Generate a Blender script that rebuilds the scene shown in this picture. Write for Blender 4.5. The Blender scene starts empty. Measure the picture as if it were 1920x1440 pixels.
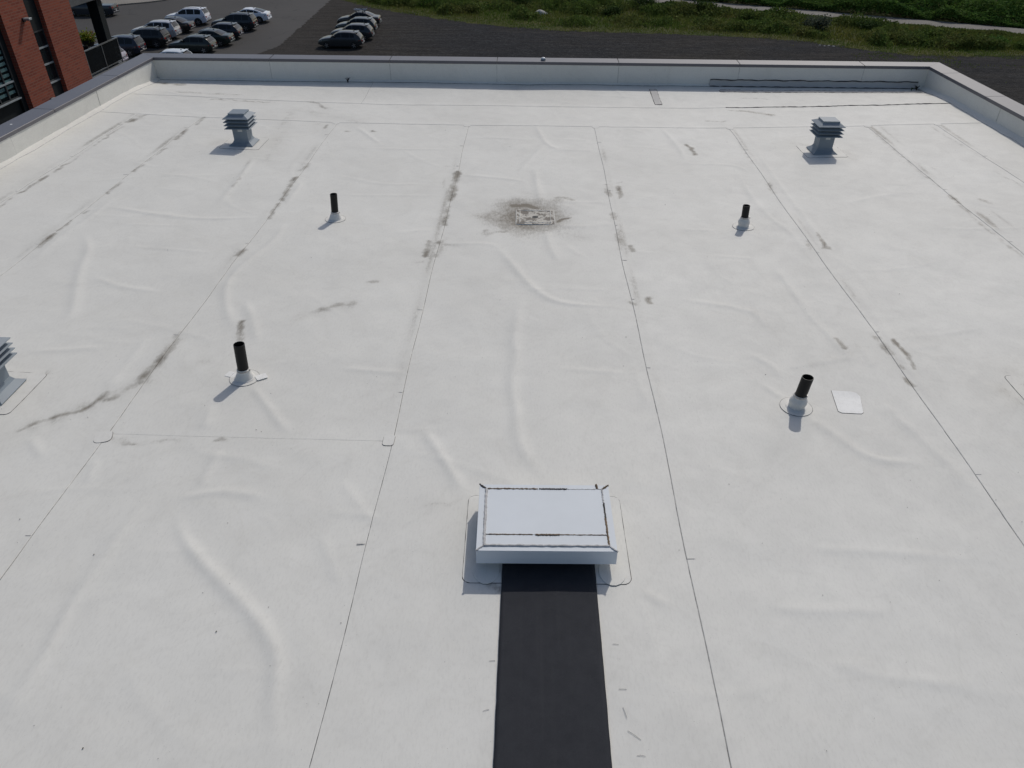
import bpy, bmesh, math, random
import numpy as np
from math import sin, cos, pi, radians
from mathutils import Vector, Matrix

scene = bpy.context.scene
COL = scene.collection
random.seed(7)
RNG = np.random.default_rng(7)

# ------------------------------------------------------------------ camera
cam_data = bpy.data.cameras.new('camera')
cam_data.sensor_width = 36.0
cam_data.lens = 1390.0 / 1920.0 * 36.0
cam_data.clip_start = 0.05
cam_data.clip_end = 5000.0
cam = bpy.data.objects.new('camera', cam_data)
COL.objects.link(cam)
_p, _y, _r = radians(35.444), radians(1.236), radians(0.393)
_fw = Vector((-sin(_y) * cos(_p), cos(_y) * cos(_p), -sin(_p)))
_rt = Vector((cos(_y), sin(_y), 0.0))
_up = _rt.cross(_fw)
_cr = _rt * cos(_r) + _up * sin(_r)
_cu = _up * cos(_r) - _rt * sin(_r)
_m = Matrix((_cr, _cu, -_fw)).transposed().to_4x4()
_m.translation = Vector((0, 0, 4.3))
cam.matrix_world = _m
scene.camera = cam

# ------------------------------------------------------------------ sky and sun
SUN_EL, SUN_AZ = radians(44.5), radians(22.5)      # azimuth measured from +Y towards +X
world = bpy.data.worlds.new('World')
scene.world = world
world.use_nodes = True
wn = world.node_tree.nodes
wl = world.node_tree.links
wn.clear()
w_out = wn.new('ShaderNodeOutputWorld')
w_bg = wn.new('ShaderNodeBackground')
w_sky = wn.new('ShaderNodeTexSky')
w_sky.sky_type = 'NISHITA'
w_sky.sun_disc = False
w_sky.sun_elevation = SUN_EL
w_sky.sun_rotation = SUN_AZ
w_sky.air_density = 1.0
w_sky.dust_density = 2.2
w_sky.ozone_density = 1.0
w_bg.inputs['Strength'].default_value = 0.100
wl.new(w_sky.outputs['Color'], w_bg.inputs['Color'])
wl.new(w_bg.outputs['Background'], w_out.inputs['Surface'])

sun_data = bpy.data.lights.new('sun', 'SUN')
sun_data.energy = 2.25
sun_data.angle = radians(0.53)
sun_data.color = (1.0, 0.955, 0.89)
sun = bpy.data.objects.new('sun', sun_data)
COL.objects.link(sun)
_sd = Vector((sin(SUN_AZ) * cos(SUN_EL), cos(SUN_AZ) * cos(SUN_EL), sin(SUN_EL)))
sun.rotation_euler = (-_sd).to_track_quat('-Z', 'Y').to_euler()
sun.location = _sd * 60

scene.view_settings.view_transform = 'Standard'
scene.view_settings.look = 'None'
scene.view_settings.gamma = 1.0
scene.view_settings.use_curve_mapping = False
scene.view_settings.exposure = -0.27
scene.render.engine = 'CYCLES'
scene.cycles.max_bounces = 6

G = -11.0                                           # ground level below the roof

# ------------------------------------------------------------------ helpers
def link(o, parent=None):
    COL.objects.link(o)
    if parent is not None:
        o.parent = parent
    return o

def tag(o, label=None, cat=None, group=None, kind=None):
    if label: o['label'] = label
    if cat: o['category'] = cat
    if group: o['group'] = group
    if kind: o['kind'] = kind
    return o

def empty(name, loc=(0, 0, 0), rz=0.0, label=None, cat=None, group=None):
    o = bpy.data.objects.new(name, None)
    o.empty_display_size = 0.2
    COL.objects.link(o)
    o.location = loc
    o.rotation_euler = (0, 0, rz)
    tag(o, label, cat, group)
    return o

class MB:
    """collects shapes for ONE mesh object"""
    def __init__(self):
        self.v = []
        self.f = []
    def add(self, vs, fs):
        n = len(self.v)
        self.v += [tuple(p) for p in vs]
        self.f += [tuple(i + n for i in f) for f in fs]
        return self
    def box(self, x0, x1, y0, y1, z0, z1):
        return self.add([(x0, y0, z0), (x1, y0, z0), (x1, y1, z0), (x0, y1, z0),
                         (x0, y0, z1), (x1, y0, z1), (x1, y1, z1), (x0, y1, z1)],
                        [(3, 2, 1, 0), (4, 5, 6, 7), (0, 1, 5, 4), (1, 2, 6, 5), (2, 3, 7, 6), (3, 0, 4, 7)])
    def prism(self, poly, z0, z1):
        n = len(poly)
        vs = [(x, y, z0) for x, y in poly] + [(x, y, z1) for x, y in poly]
        fs = [tuple(range(n - 1, -1, -1)), tuple(range(n, 2 * n))]
        fs += [(i, (i + 1) % n, n + (i + 1) % n, n + i) for i in range(n)]
        return self.add(vs, fs)
    def lathe(self, prof, n=20, c=(0, 0), cap=True):
        vs, fs = [], []
        for r, z in prof:
            for k in range(n):
                a = 2 * pi * k / n
                vs.append((c[0] + r * cos(a), c[1] + r * sin(a), z))
        for j in range(len(prof) - 1):
            for k in range(n):
                fs.append((j * n + k, j * n + (k + 1) % n, (j + 1) * n + (k + 1) % n, (j + 1) * n + k))
        if cap:
            if prof[0][0] > 1e-6: fs.append(tuple(range(n - 1, -1, -1)))
            if prof[-1][0] > 1e-6: fs.append(tuple((len(prof) - 1) * n + k for k in range(n)))
        return self.add(vs, fs)
    def squares(self, prof, cap=True):
        """stacked square rings: (half x, half y, z)"""
        vs, fs = [], []
        for hx, hy, z in prof:
            vs += [(-hx, -hy, z), (hx, -hy, z), (hx, hy, z), (-hx, hy, z)]
        for j in range(len(prof) - 1):
            for k in range(4):
                fs.append((j * 4 + k, j * 4 + (k + 1) % 4, (j + 1) * 4 + (k + 1) % 4, (j + 1) * 4 + k))
        if cap:
            fs.append((3, 2, 1, 0))
            m = 4 * (len(prof) - 1)
            fs.append((m, m + 1, m + 2, m + 3))
        return self.add(vs, fs)
    def tube(self, pts, r, n=6, closed=False):
        pts = [Vector(p) for p in pts]
        vs, fs = [], []
        m = len(pts)
        for i, p in enumerate(pts):
            if closed:
                d = pts[(i + 1) % m] - pts[i - 1]
            else:
                d = pts[min(i + 1, m - 1)] - pts[max(i - 1, 0)]
            d.normalize()
            a = Vector((0, 0, 1)) if abs(d.z) < 0.9 else Vector((1, 0, 0))
            s = d.cross(a).normalized()
            t = s.cross(d)
            rr = r[i] if isinstance(r, (list, tuple)) else r
            for k in range(n):
                an = 2 * pi * k / n
                vs.append(p + (s * cos(an) + t * sin(an)) * rr)
        for i in range(m if closed else m - 1):
            j = (i + 1) % m
            for k in range(n):
                fs.append((i * n + k, i * n + (k + 1) % n, j * n + (k + 1) % n, j * n + k))
        if not closed:
            fs.append(tuple(range(n - 1, -1, -1)))
            fs.append(tuple((m - 1) * n + k for k in range(n)))
        return self.add(vs, fs)
    def build(self, name, mat, parent=None, bevel=0.0, smooth=None):
        me = bpy.data.meshes.new(name)
        me.from_pydata(self.v, [], self.f)
        bm = bmesh.new()
        bm.from_mesh(me)
        bmesh.ops.recalc_face_normals(bm, faces=bm.faces)
        if bevel:
            bmesh.ops.bevel(bm, geom=[e for e in bm.edges if len(e.link_faces) == 2 and e.calc_face_angle(0) > 0.6],
                            offset=bevel, segments=1, affect='EDGES', clamp_overlap=True)
        bm.to_mesh(me)
        bm.free()
        if smooth is not None:
            me.polygons.foreach_set('use_smooth', [True] * len(me.polygons))
            me.set_sharp_from_angle(angle=smooth)
        me.materials.append(mat)
        return link(bpy.data.objects.new(name, me), parent)

def np_mesh(name, V, F, mat, parent=None, attrs=None, smooth=False):
    """big meshes straight from arrays; F is (n,3) or (n,4)"""
    V = np.asarray(V, np.float32)
    F = np.asarray(F, np.int32)
    k = F.shape[1]
    me = bpy.data.meshes.new(name)
    me.vertices.add(len(V))
    me.vertices.foreach_set('co', V.ravel())
    me.loops.add(F.size)
    me.loops.foreach_set('vertex_index', F.ravel())
    me.polygons.add(len(F))
    me.polygons.foreach_set('loop_start', np.arange(len(F), dtype=np.int32) * k)
    me.polygons.foreach_set('loop_total', np.full(len(F), k, np.int32))
    me.update(calc_edges=True)
    if smooth:
        me.polygons.foreach_set('use_smooth', np.ones(len(F), bool))
    for an, av in (attrs or {}).items():
        a = me.attributes.new(an, 'FLOAT', 'POINT')
        a.data.foreach_set('value', np.asarray(av, np.float32).ravel())
    me.materials.append(mat)
    return link(bpy.data.objects.new(name, me), parent)

# ------------------------------------------------------------------ materials
class Nodes:
    def __init__(self, name):
        self.m = bpy.data.materials.new(name)
        self.m.use_nodes = True
        self.t = self.m.node_tree
        self.t.nodes.clear()
        self.out = self.t.nodes.new('ShaderNodeOutputMaterial')
        self.b = self.t.nodes.new('ShaderNodeBsdfPrincipled')
        self.t.links.new(self.b.outputs[0], self.out.inputs[0])
    def n(self, kind, **kw):
        nd = self.t.nodes.new(kind)
        for k, v in kw.items():
            setattr(nd, k, v)
        return nd
    def l(self, a, b):
        self.t.links.new(a, b)
    def pos(self, scale=(1, 1, 1), obj=False):
        g = self.n('ShaderNodeTexCoord') if obj else self.n('ShaderNodeNewGeometry')
        o = g.outputs['Object'] if obj else g.outputs['Position']
        mp = self.n('ShaderNodeMapping')
        mp.inputs['Scale'].default_value = scale
        self.l(o, mp.inputs['Vector'])
        return mp.outputs[0]
    def noise(self, vec, scale, detail=4, rough=0.6, dist=0.0):
        nd = self.n('ShaderNodeTexNoise')
        nd.inputs['Scale'].default_value = scale
        nd.inputs['Detail'].default_value = detail
        nd.inputs['Roughness'].default_value = rough
        nd.inputs['Distortion'].default_value = dist
        if vec is not None: self.l(vec, nd.inputs['Vector'])
        return nd.outputs['Fac']
    def rng(self, val, a, b, c=0.0, d=1.0):
        nd = self.n('ShaderNodeMapRange')
        self.l(val, nd.inputs[0])
        for i, x in enumerate((a, b, c, d)):
            nd.inputs[i + 1].default_value = x
        return nd.outputs[0]
    def math(self, op, a, b=None):
        nd = self.n('ShaderNodeMath', operation=op)
        for i, x in enumerate((a, b)):
            if x is None: continue
            if isinstance(x, (int, float)): nd.inputs[i].default_value = x
            else: self.l(x, nd.inputs[i])
        return nd.outputs[0]
    def mix(self, fac, a, b):
        nd = self.n('ShaderNodeMix', data_type='RGBA')
        if isinstance(fac, (int, float)): nd.inputs[0].default_value = fac
        else: self.l(fac, nd.inputs[0])
        for i, x in ((6, a), (7, b)):
            if isinstance(x, (tuple, list)): nd.inputs[i].default_value = (*x[:3], 1)
            else: self.l(x, nd.inputs[i])
        return nd.outputs[2]
    def attr(self, name):
        nd = self.n('ShaderNodeAttribute')
        nd.attribute_name = name
        return nd.outputs['Fac']
    def bump(self, h, strength=0.3, dist=0.01):
        nd = self.n('ShaderNodeBump')
        nd.inputs['Strength'].default_value = strength
        nd.inputs['Distance'].default_value = dist
        self.l(h, nd.inputs['Height'])
        self.l(nd.outputs[0], self.b.inputs['Normal'])
    def set(self, color=None, rough=0.5, metal=0.0, spec=0.5, coat=0.0):
        if color is not None:
            if isinstance(color, (tuple, list)): self.b.inputs['Base Color'].default_value = (*color[:3], 1)
            else: self.l(color, self.b.inputs['Base Color'])
        if isinstance(rough, (int, float)): self.b.inputs['Roughness'].default_value = rough
        else: self.l(rough, self.b.inputs['Roughness'])
        self.b.inputs['Metallic'].default_value = metal
        self.b.inputs['Specular IOR Level'].default_value = spec
        self.b.inputs['Coat Weight'].default_value = coat
        self.b.inputs['Coat Roughness'].default_value = 0.04
        return self.m

def simple(name, c, rough=0.5, metal=0.0, spec=0.5, coat=0.0, var=0.12, scale=6.0, bump=0.0):
    N = Nodes(name)
    v = N.pos()
    f = N.noise(v, scale, 5, 0.65)
    col = N.mix(N.rng(f, 0.3, 0.7), tuple(x * (1 - var) for x in c), tuple(min(1, x * (1 + var)) for x in c))
    if bump: N.bump(N.noise(v, scale * 12, 3), bump, 0.004)
    return N.set(col, rough, metal, spec, coat)

def mat_membrane(name, c1, c2, stains=True, dirt_col=(0.125, 0.110, 0.085), spec=0.32, base_dirt=0.0):
    N = Nodes(name)
    v = N.pos()
    big = N.noise(v, 0.45, 3, 0.6)
    mid = N.noise(v, 3.2, 5, 0.7, 0.6)
    col = N.mix(N.rng(big, 0.35, 0.65), c1, c2)
    # thin film of grime, in faint drifts and a fine grain
    film = N.math('MULTIPLY', N.rng(mid, 0.42, 0.8), 0.13)
    col = N.mix(film, col, (0.40, 0.385, 0.35))
    fine = N.noise(N.pos((1, 0.35, 1)), 55, 4, 0.75)
    col = N.mix(N.math('MULTIPLY', N.rng(fine, 0.47, 0.75), 0.17), col, (0.30, 0.285, 0.255))
    spk = N.noise(v, 95, 2, 0.5)
    col = N.mix(N.rng(spk, 0.735, 0.775, 0, 0.55), col, (0.12, 0.11, 0.10))
    # faint tide marks where water has stood
    tm = N.noise(v, 0.9, 4, 0.55, 1.0)
    ring = N.math('MULTIPLY', N.rng(tm, 0.50, 0.525), N.rng(tm, 0.55, 0.527))
    col = N.mix(N.math('MULTIPLY', ring, 0.05), col, (0.33, 0.31, 0.26))
    oi = N.n('ShaderNodeObjectInfo')
    col = N.mix(N.rng(oi.outputs['Random'], 0, 1, 0, 0.07), col, (0.50, 0.50, 0.49))
    if stains:
        d = N.attr('dirt')
        vs = N.pos((1, 0.38, 1))
        n1 = N.noise(vs, 30, 6, 0.78, 0.3)
        n2 = N.noise(v, 6, 4, 0.6)
        n3 = N.noise(vs, 95, 4, 0.85)
        thr = N.math('ADD', N.math('MULTIPLY', N.rng(n1, 0.25, 0.75), 0.75), N.math('MULTIPLY', N.rng(n2, 0.3, 0.7), 0.18))
        si = N.attr('silt')
        thr = N.math('ADD', thr, N.math('MULTIPLY', N.math('SUBTRACT', n3, 0.5), N.rng(si, 0.1, 0.6, 0.9, 0.35)))
        f = N.rng(N.math('SUBTRACT', N.math('MULTIPLY', d, 1.12), thr), -0.30, 0.72, 0.0, 0.86)
        f = N.math('MULTIPLY', f, N.rng(d, 0.02, 0.45))
        haze = N.math('MULTIPLY', N.rng(d, 0.0, 1.0, 0.0, 0.24), N.rng(n3, 0.3, 0.7, 0.5, 1.0))
        f = N.math('MAXIMUM', f, haze)
        dc = N.mix(N.rng(n2, 0.3, 0.7), dirt_col, tuple(min(1, x * 1.7) for x in dirt_col))
        dc = N.mix(N.rng(si, 0.05, 0.5), dc, (0.105, 0.080, 0.048))
        col = N.mix(f, col, dc)
        s = N.attr('seam')
        ns = N.noise(v, 5.5, 5, 0.75)
        sf = N.math('MULTIPLY', s, N.rng(ns, 0.34, 0.58, 0.15, 0.74))
        col = N.mix(sf, col, (0.05, 0.047, 0.043))
    N.bump(N.math('ADD', N.math('MULTIPLY', mid, 0.5), N.math('MULTIPLY', fine, 0.12)), 0.07, 0.010)
    return N.set(col, N.rng(mid, 0.3, 0.7, 0.62, 0.72), 0.0, spec)

M = {}
M['membrane'] = mat_membrane('roof_membrane', (0.735, 0.724, 0.672), (0.685, 0.673, 0.622))
M['membrane_plain'] = mat_membrane('flashing_membrane', (0.74, 0.729, 0.68), (0.69, 0.678, 0.63), stains=False)
M['patch_white'] = mat_membrane('new_patch_membrane', (0.93, 0.925, 0.89), (0.82, 0.815, 0.78), stains=False)
M['patch_gray'] = mat_membrane('weathered_patch', (0.44, 0.43, 0.41), (0.52, 0.51, 0.49), stains=False)
M['cant'] = mat_membrane('cant_membrane', (0.70, 0.685, 0.635), (0.66, 0.645, 0.60), stains=False)
M['sealant_dark'] = simple('dark_sealant', (0.055, 0.047, 0.04), 0.7, var=0.5, scale=12)
M['line_gray'] = simple('dirty_edge_line', (0.17, 0.165, 0.155), 0.9, var=0.5, scale=9)
M['sealant_brown'] = simple('brown_sealant', (0.14, 0.092, 0.05), 0.75, var=0.6, scale=14)
M['sealant_gray'] = simple('gray_sealant', (0.46, 0.45, 0.44), 0.7, var=0.35, scale=25)
M['coping'] = simple('coping_metal', (0.115, 0.112, 0.125), 0.38, 0.0, 0.5, var=0.06, scale=3)
M['coping_joint'] = simple('coping_joint', (0.03, 0.03, 0.033), 0.6)
M['vent_metal'] = simple('vent_metal', (0.22, 0.26, 0.295), 0.55, 0.0, 0.4, var=0.06, scale=5)
M['vent_dark'] = simple('vent_core', (0.02, 0.021, 0.023), 0.7)
M['sticker'] = simple('sticker', (0.55, 0.56, 0.55), 0.5, var=0.2, scale=60)
M['abs'] = simple('black_pipe', (0.005, 0.005, 0.0055), 0.5, 0.0, 0.3, var=0.2)
M['boot'] = mat_membrane('boot_membrane', (0.74, 0.73, 0.69), (0.68, 0.67, 0.635), stains=False)
M['clamp'] = simple('clamp_steel', (0.42, 0.41, 0.40), 0.4, 0.8, 0.5, var=0.25, scale=30)
M['hatch'] = simple('hatch_paint', (0.66, 0.695, 0.72), 0.6, 0.0, 0.3, var=0.03, scale=2.5)
M['skirt'] = simple('hatch_skirt_paint', (0.66, 0.71, 0.76), 0.34, 0.0, 0.6, var=0.03, scale=2.5)
M['twig'] = simple('twig', (0.03, 0.024, 0.018), 0.9)
M['pebble'] = simple('pebble', (0.05, 0.046, 0.042), 0.9, var=0.6, scale=80)
M['steel_white'] = simple('dome_white', (0.72, 0.73, 0.75), 0.25, 0.0, 0.6)
M['facade'] = simple('facade_gray', (0.22, 0.21, 0.21), 0.7)

def mat_mat():
    N = Nodes('black_walk_mat')
    v = N.pos()
    f = N.noise(v, 9, 5, 0.7)
    g = N.noise(N.pos((1, 1, 1)), 420, 2, 0.5)
    st = N.noise(N.pos((16, 0.5, 1)), 1.0, 3, 0.6)
    col = N.mix(N.rng(f, 0.3, 0.7), (0.021, 0.0225, 0.028), (0.029, 0.031, 0.037))
    col = N.mix(N.rng(st, 0.5, 0.8, 0, 0.35), col, (0.042, 0.043, 0.047))
    col = N.mix(N.rng(g, 0.5, 0.75, 0, 0.4), col, (0.065, 0.067, 0.073))
    N.bump(g, 0.5, 0.004)
    return N.set(col, 0.8, 0, 0.25)
M['mat'] = mat_mat()

def mat_peel():
    N = Nodes('peeling_drain_paint')
    v = N.pos()
    f = N.noise(v, 7, 8, 0.7, 0.8)
    g = N.noise(v, 30, 4, 0.7)
    fac = N.rng(N.math('ADD', f, N.math('MULTIPLY', N.math('SUBTRACT', g, 0.5), 0.25)), 0.49, 0.53)
    col = N.mix(fac, (0.50, 0.475, 0.42), (0.17, 0.15, 0.125))
    N.bump(fac, 0.4, 0.004)
    return N.set(col, 0.75)
M['peel'] = mat_peel()

def mat_brick():
    N = Nodes('red_brick')
    g = N.n('ShaderNodeNewGeometry')
    sp = N.n('ShaderNodeSeparateXYZ')
    N.l(g.outputs['Position'], sp.inputs[0])
    cb = N.n('ShaderNodeCombineXYZ')
    N.l(N.math('ADD', sp.outputs[0], sp.outputs[1]), cb.inputs[0])
    N.l(sp.outputs[2], cb.inputs[1])
    bt = N.n('ShaderNodeTexBrick')
    N.l(cb.outputs[0], bt.inputs['Vector'])
    bt.inputs['Scale'].default_value = 1.0
    bt.inputs['Brick Width'].default_value = 0.30
    bt.inputs['Row Height'].default_value = 0.10
    bt.inputs['Mortar Size'].default_value = 0.016
    bt.inputs['Mortar Smooth'].default_value = 0.2
    bt.inputs['Bias'].default_value = 0.0
    bt.inputs['Color1'].default_value = (0.285, 0.072, 0.041, 1)
    bt.inputs['Color2'].default_value = (0.185, 0.046, 0.030, 1)
    bt.inputs['Mortar'].default_value = (0.23, 0.105, 0.075, 1)
    n = N.noise(N.pos(), 2.0, 4)
    col = N.mix(N.rng(n, 0.35, 0.7, 0, 0.2), bt.outputs['Color'], (0.24, 0.065, 0.04))
    N.bump(bt.outputs['Fac'], -0.6, 0.01)
    return N.set(col, 0.85, 0, 0.25)
M['brick'] = mat_brick()
M['dark_panel'] = simple('dark_panel', (0.012, 0.016, 0.018), 0.65, 0, 0.2, var=0.2, scale=2)
M['frame_metal'] = simple('window_frame_metal', (0.06, 0.065, 0.07), 0.4, 0.2)
M['sill_metal'] = simple('light_sill_metal', (0.34, 0.38, 0.40), 0.4, 0.2)
M['blind'] = simple('blind_fabric', (0.62, 0.66, 0.68), 0.8, var=0.06)
M['concrete_dark'] = simple('dark_slab', (0.085, 0.09, 0.092), 0.75, var=0.2, scale=3)
M['rail'] = simple('rail_metal', (0.22, 0.23, 0.235), 0.35, 0.5)

def mat_glass_pane(name, tint, alpha):
    N = Nodes(name)
    N.set(tint, 0.06, 0.0, 0.6)
    tr = N.n('ShaderNodeBsdfTransparent')
    tr.inputs[0].default_value = (0.75, 0.85, 0.85, 1)
    mx = N.n('ShaderNodeMixShader')
    mx.inputs[0].default_value = alpha
    N.l(tr.outputs[0], mx.inputs[1])
    N.l(N.b.outputs[0], mx.inputs[2])
    N.l(mx.outputs[0], N.out.inputs[0])
    return N.m
M['pane'] = mat_glass_pane('window_pane', (0.012, 0.018, 0.022), 0.18)
M['pane_dark'] = mat_glass_pane('window_pane_dark', (0.010, 0.016, 0.019), 0.9)
M['balcony_glass'] = mat_glass_pane('balcony_glass', (0.006, 0.008, 0.009), 0.90)

def mat_asphalt():
    N = Nodes('asphalt')
    v = N.pos()
    f = N.noise(v, 0.12, 5, 0.6)
    g = N.noise(v, 3, 5, 0.7)
    col = N.mix(N.rng(f, 0.35, 0.65), (0.042, 0.040, 0.0385), (0.054, 0.051, 0.049))
    col = N.mix(N.rng(g, 0.4, 0.75, 0, 0.5), col, (0.040, 0.039, 0.039))
    cr = N.n('ShaderNodeTexVoronoi', feature='DISTANCE_TO_EDGE')
    cr.inputs['Scale'].default_value = 0.09
    wv = N.n('ShaderNodeVectorMath', operation='ADD')
    nz = N.n('ShaderNodeTexNoise'); nz.inputs['Scale'].default_value = 0.35
    N.l(v, nz.inputs['Vector'])
    sc = N.n('ShaderNodeVectorMath', operation='SCALE'); sc.inputs['Scale'].default_value = 5.0
    N.l(nz.outputs['Color'], sc.inputs[0])
    N.l(v, wv.inputs[0]); N.l(sc.outputs[0], wv.inputs[1])
    N.l(wv.outputs[0], cr.inputs['Vector'])
    col = N.mix(N.rng(cr.outputs['Distance'], 0.0, 0.012, 0.6, 0), col, (0.02, 0.02, 0.02))
    return N.set(col, 0.85, 0, 0.3)
M['asphalt'] = mat_asphalt()

def mat_gravel():
    N = Nodes('dark_gravel')
    v = N.pos()
    f = N.noise(v, 0.07, 5, 0.65)
    g = N.noise(N.pos((0.6, 1.3, 1)), 0.9, 6, 0.8)
    h = N.noise(v, 3.6, 4, 0.85)
    tracks = N.noise(N.pos((0.10, 0.9, 1)), 0.6, 4, 0.6, 1.2)
    col = N.mix(N.rng(f, 0.38, 0.62), (0.039, 0.0405, 0.044), (0.054, 0.050, 0.045))
    col = N.mix(N.rng(g, 0.40, 0.66, 0, 0.7), col, (0.021, 0.0215, 0.023))
    col = N.mix(N.rng(h, 0.52, 0.70, 0, 0.9), col, (0.090, 0.088, 0.088))
    col = N.mix(N.rng(h, 0.44, 0.30, 0, 0.8), col, (0.005, 0.005, 0.006))
    col = N.mix(N.rng(tracks, 0.54, 0.72, 0, 0.5), col, (0.062, 0.055, 0.048))
    sp = N.n('ShaderNodeSeparateXYZ')
    N.l(v, sp.inputs[0])
    worn = N.math('ADD', sp.outputs[0], N.math('MULTIPLY', N.math('SUBTRACT', f, 0.5), 30.0))
    col = N.mix(N.rng(worn, -10, -24, 0, 0.62), col, (0.066, 0.060, 0.054))
    col = N.mix(N.rng(N.noise(N.pos((0.25, 1.6, 1)), 0.8, 5, 0.75), 0.42, 0.62, 0.30, 0), col, (0.008, 0.008, 0.009))
    N.bump(h, 0.8, 0.12)
    return N.set(col, 1.0, 0, 0.03)
M['gravel'] = mat_gravel()

def mat_grassland():
    N = Nodes('verge_soil_grass')
    v = N.pos()
    f = N.noise(v, 0.2, 5, 0.7)
    g = N.noise(v, 3.0, 5, 0.75)
    col = N.mix(N.rng(f, 0.35, 0.65), (0.045, 0.060, 0.016), (0.085, 0.080, 0.028))
    col = N.mix(N.rng(g, 0.4, 0.7, 0, 0.7), col, (0.026, 0.036, 0.011))
    N.bump(g, 0.5, 0.1)
    return N.set(col, 0.95, 0, 0.1)
M['grassland'] = mat_grassland()
M['path'] = simple('path_gravel', (0.155, 0.145, 0.13), 0.9, var=0.15, scale=0.8)
M['concrete'] = simple('concrete', (0.20, 0.185, 0.16), 0.85, var=0.15, scale=0.7)
M['rock'] = simple('pale_rock', (0.42, 0.41, 0.38), 0.9, var=0.2, scale=3, bump=0.4)
M['bark'] = simple('bark', (0.05, 0.042, 0.033), 0.9, var=0.3)

def mat_leaf(name, a, b, c, trans=0.28):
    N = Nodes(name)
    t = N.attr('tint')
    n = N.noise(N.pos(), 0.22, 4, 0.7)
    col = N.mix(t, a, b)
    col = N.mix(N.rng(n, 0.42, 0.68, 0, 0.75), col, c)
    N.set(col, 0.85, 0, 0.06)
    tl = N.n('ShaderNodeBsdfTranslucent')
    N.l(col, tl.inputs[0])
    mx = N.n('ShaderNodeMixShader')
    mx.inputs[0].default_value = trans
    N.l(N.b.outputs[0], mx.inputs[1])
    N.l(tl.outputs[0], mx.inputs[2])
    N.l(mx.outputs[0], N.out.inputs[0])
    return N.m
M['grass'] = mat_leaf('grass_blades', (0.0691, 0.1134, 0.0211), (0.1512, 0.2025, 0.0421), (0.1944, 0.1620, 0.0456))
M['weeds'] = mat_leaf('weed_leaves', (0.0538, 0.0924, 0.0218), (0.1344, 0.1932, 0.0437), (0.1478, 0.1344, 0.0473))
M['thicket'] = mat_leaf('thicket_leaves', (0.0473, 0.1018, 0.0218), (0.1201, 0.2176, 0.0437), (0.0801, 0.1229, 0.0281))
M['shrub'] = mat_leaf('shrub_leaves', (0.0329, 0.0598, 0.0166), (0.0748, 0.1166, 0.0331), (0.0524, 0.0823, 0.0248))
M['shrub_pale'] = mat_leaf('pale_shrub_leaves', (0.06, 0.078, 0.050), (0.13, 0.15, 0.105), (0.085, 0.10, 0.065))
M['flower_white'] = simple('white_flowers', (0.36, 0.37, 0.32), 0.8)
M['flower_leaf'] = mat_leaf('planter_leaves', (0.08, 0.13, 0.015), (0.22, 0.26, 0.03), (0.16, 0.20, 0.02))
M['flower_orange'] = simple('orange_flowers', (0.40, 0.12, 0.03), 0.7)

# car materials
def paint(name, c, metal=0.25, rough=0.32):
    N = Nodes(name)
    return N.set(c, rough, metal * 0.5, 0.35, 0.45)
M['glass_car'] = simple('car_glass', (0.005, 0.0065, 0.008), 0.07, 0.0, 0.32, var=0.05)
M['tyre'] = simple('tyre', (0.012, 0.012, 0.012), 0.8)
M['rim'] = simple('rim_alloy', (0.28, 0.28, 0.29), 0.35, 0.7)
M['trim'] = simple('black_trim', (0.012, 0.012, 0.013), 0.5)
M['chrome'] = simple('chrome', (0.6, 0.6, 0.62), 0.15, 1.0)
M['red_light'] = simple('tail_lamp_red', (0.30, 0.012, 0.012), 0.2, 0, 0.6)
M['clear_light'] = simple('lamp_clear', (0.5, 0.5, 0.52), 0.15, 0.3, 0.6)
M['plate'] = simple('number_plate', (0.5, 0.5, 0.5), 0.5)

# ================================================================== THE ROOF
XL, XR, YB, YF = -8.58, 8.86, 17.75, -7.0           # inner faces of the parapets, rear edge
COP_Z = 0.55

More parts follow.
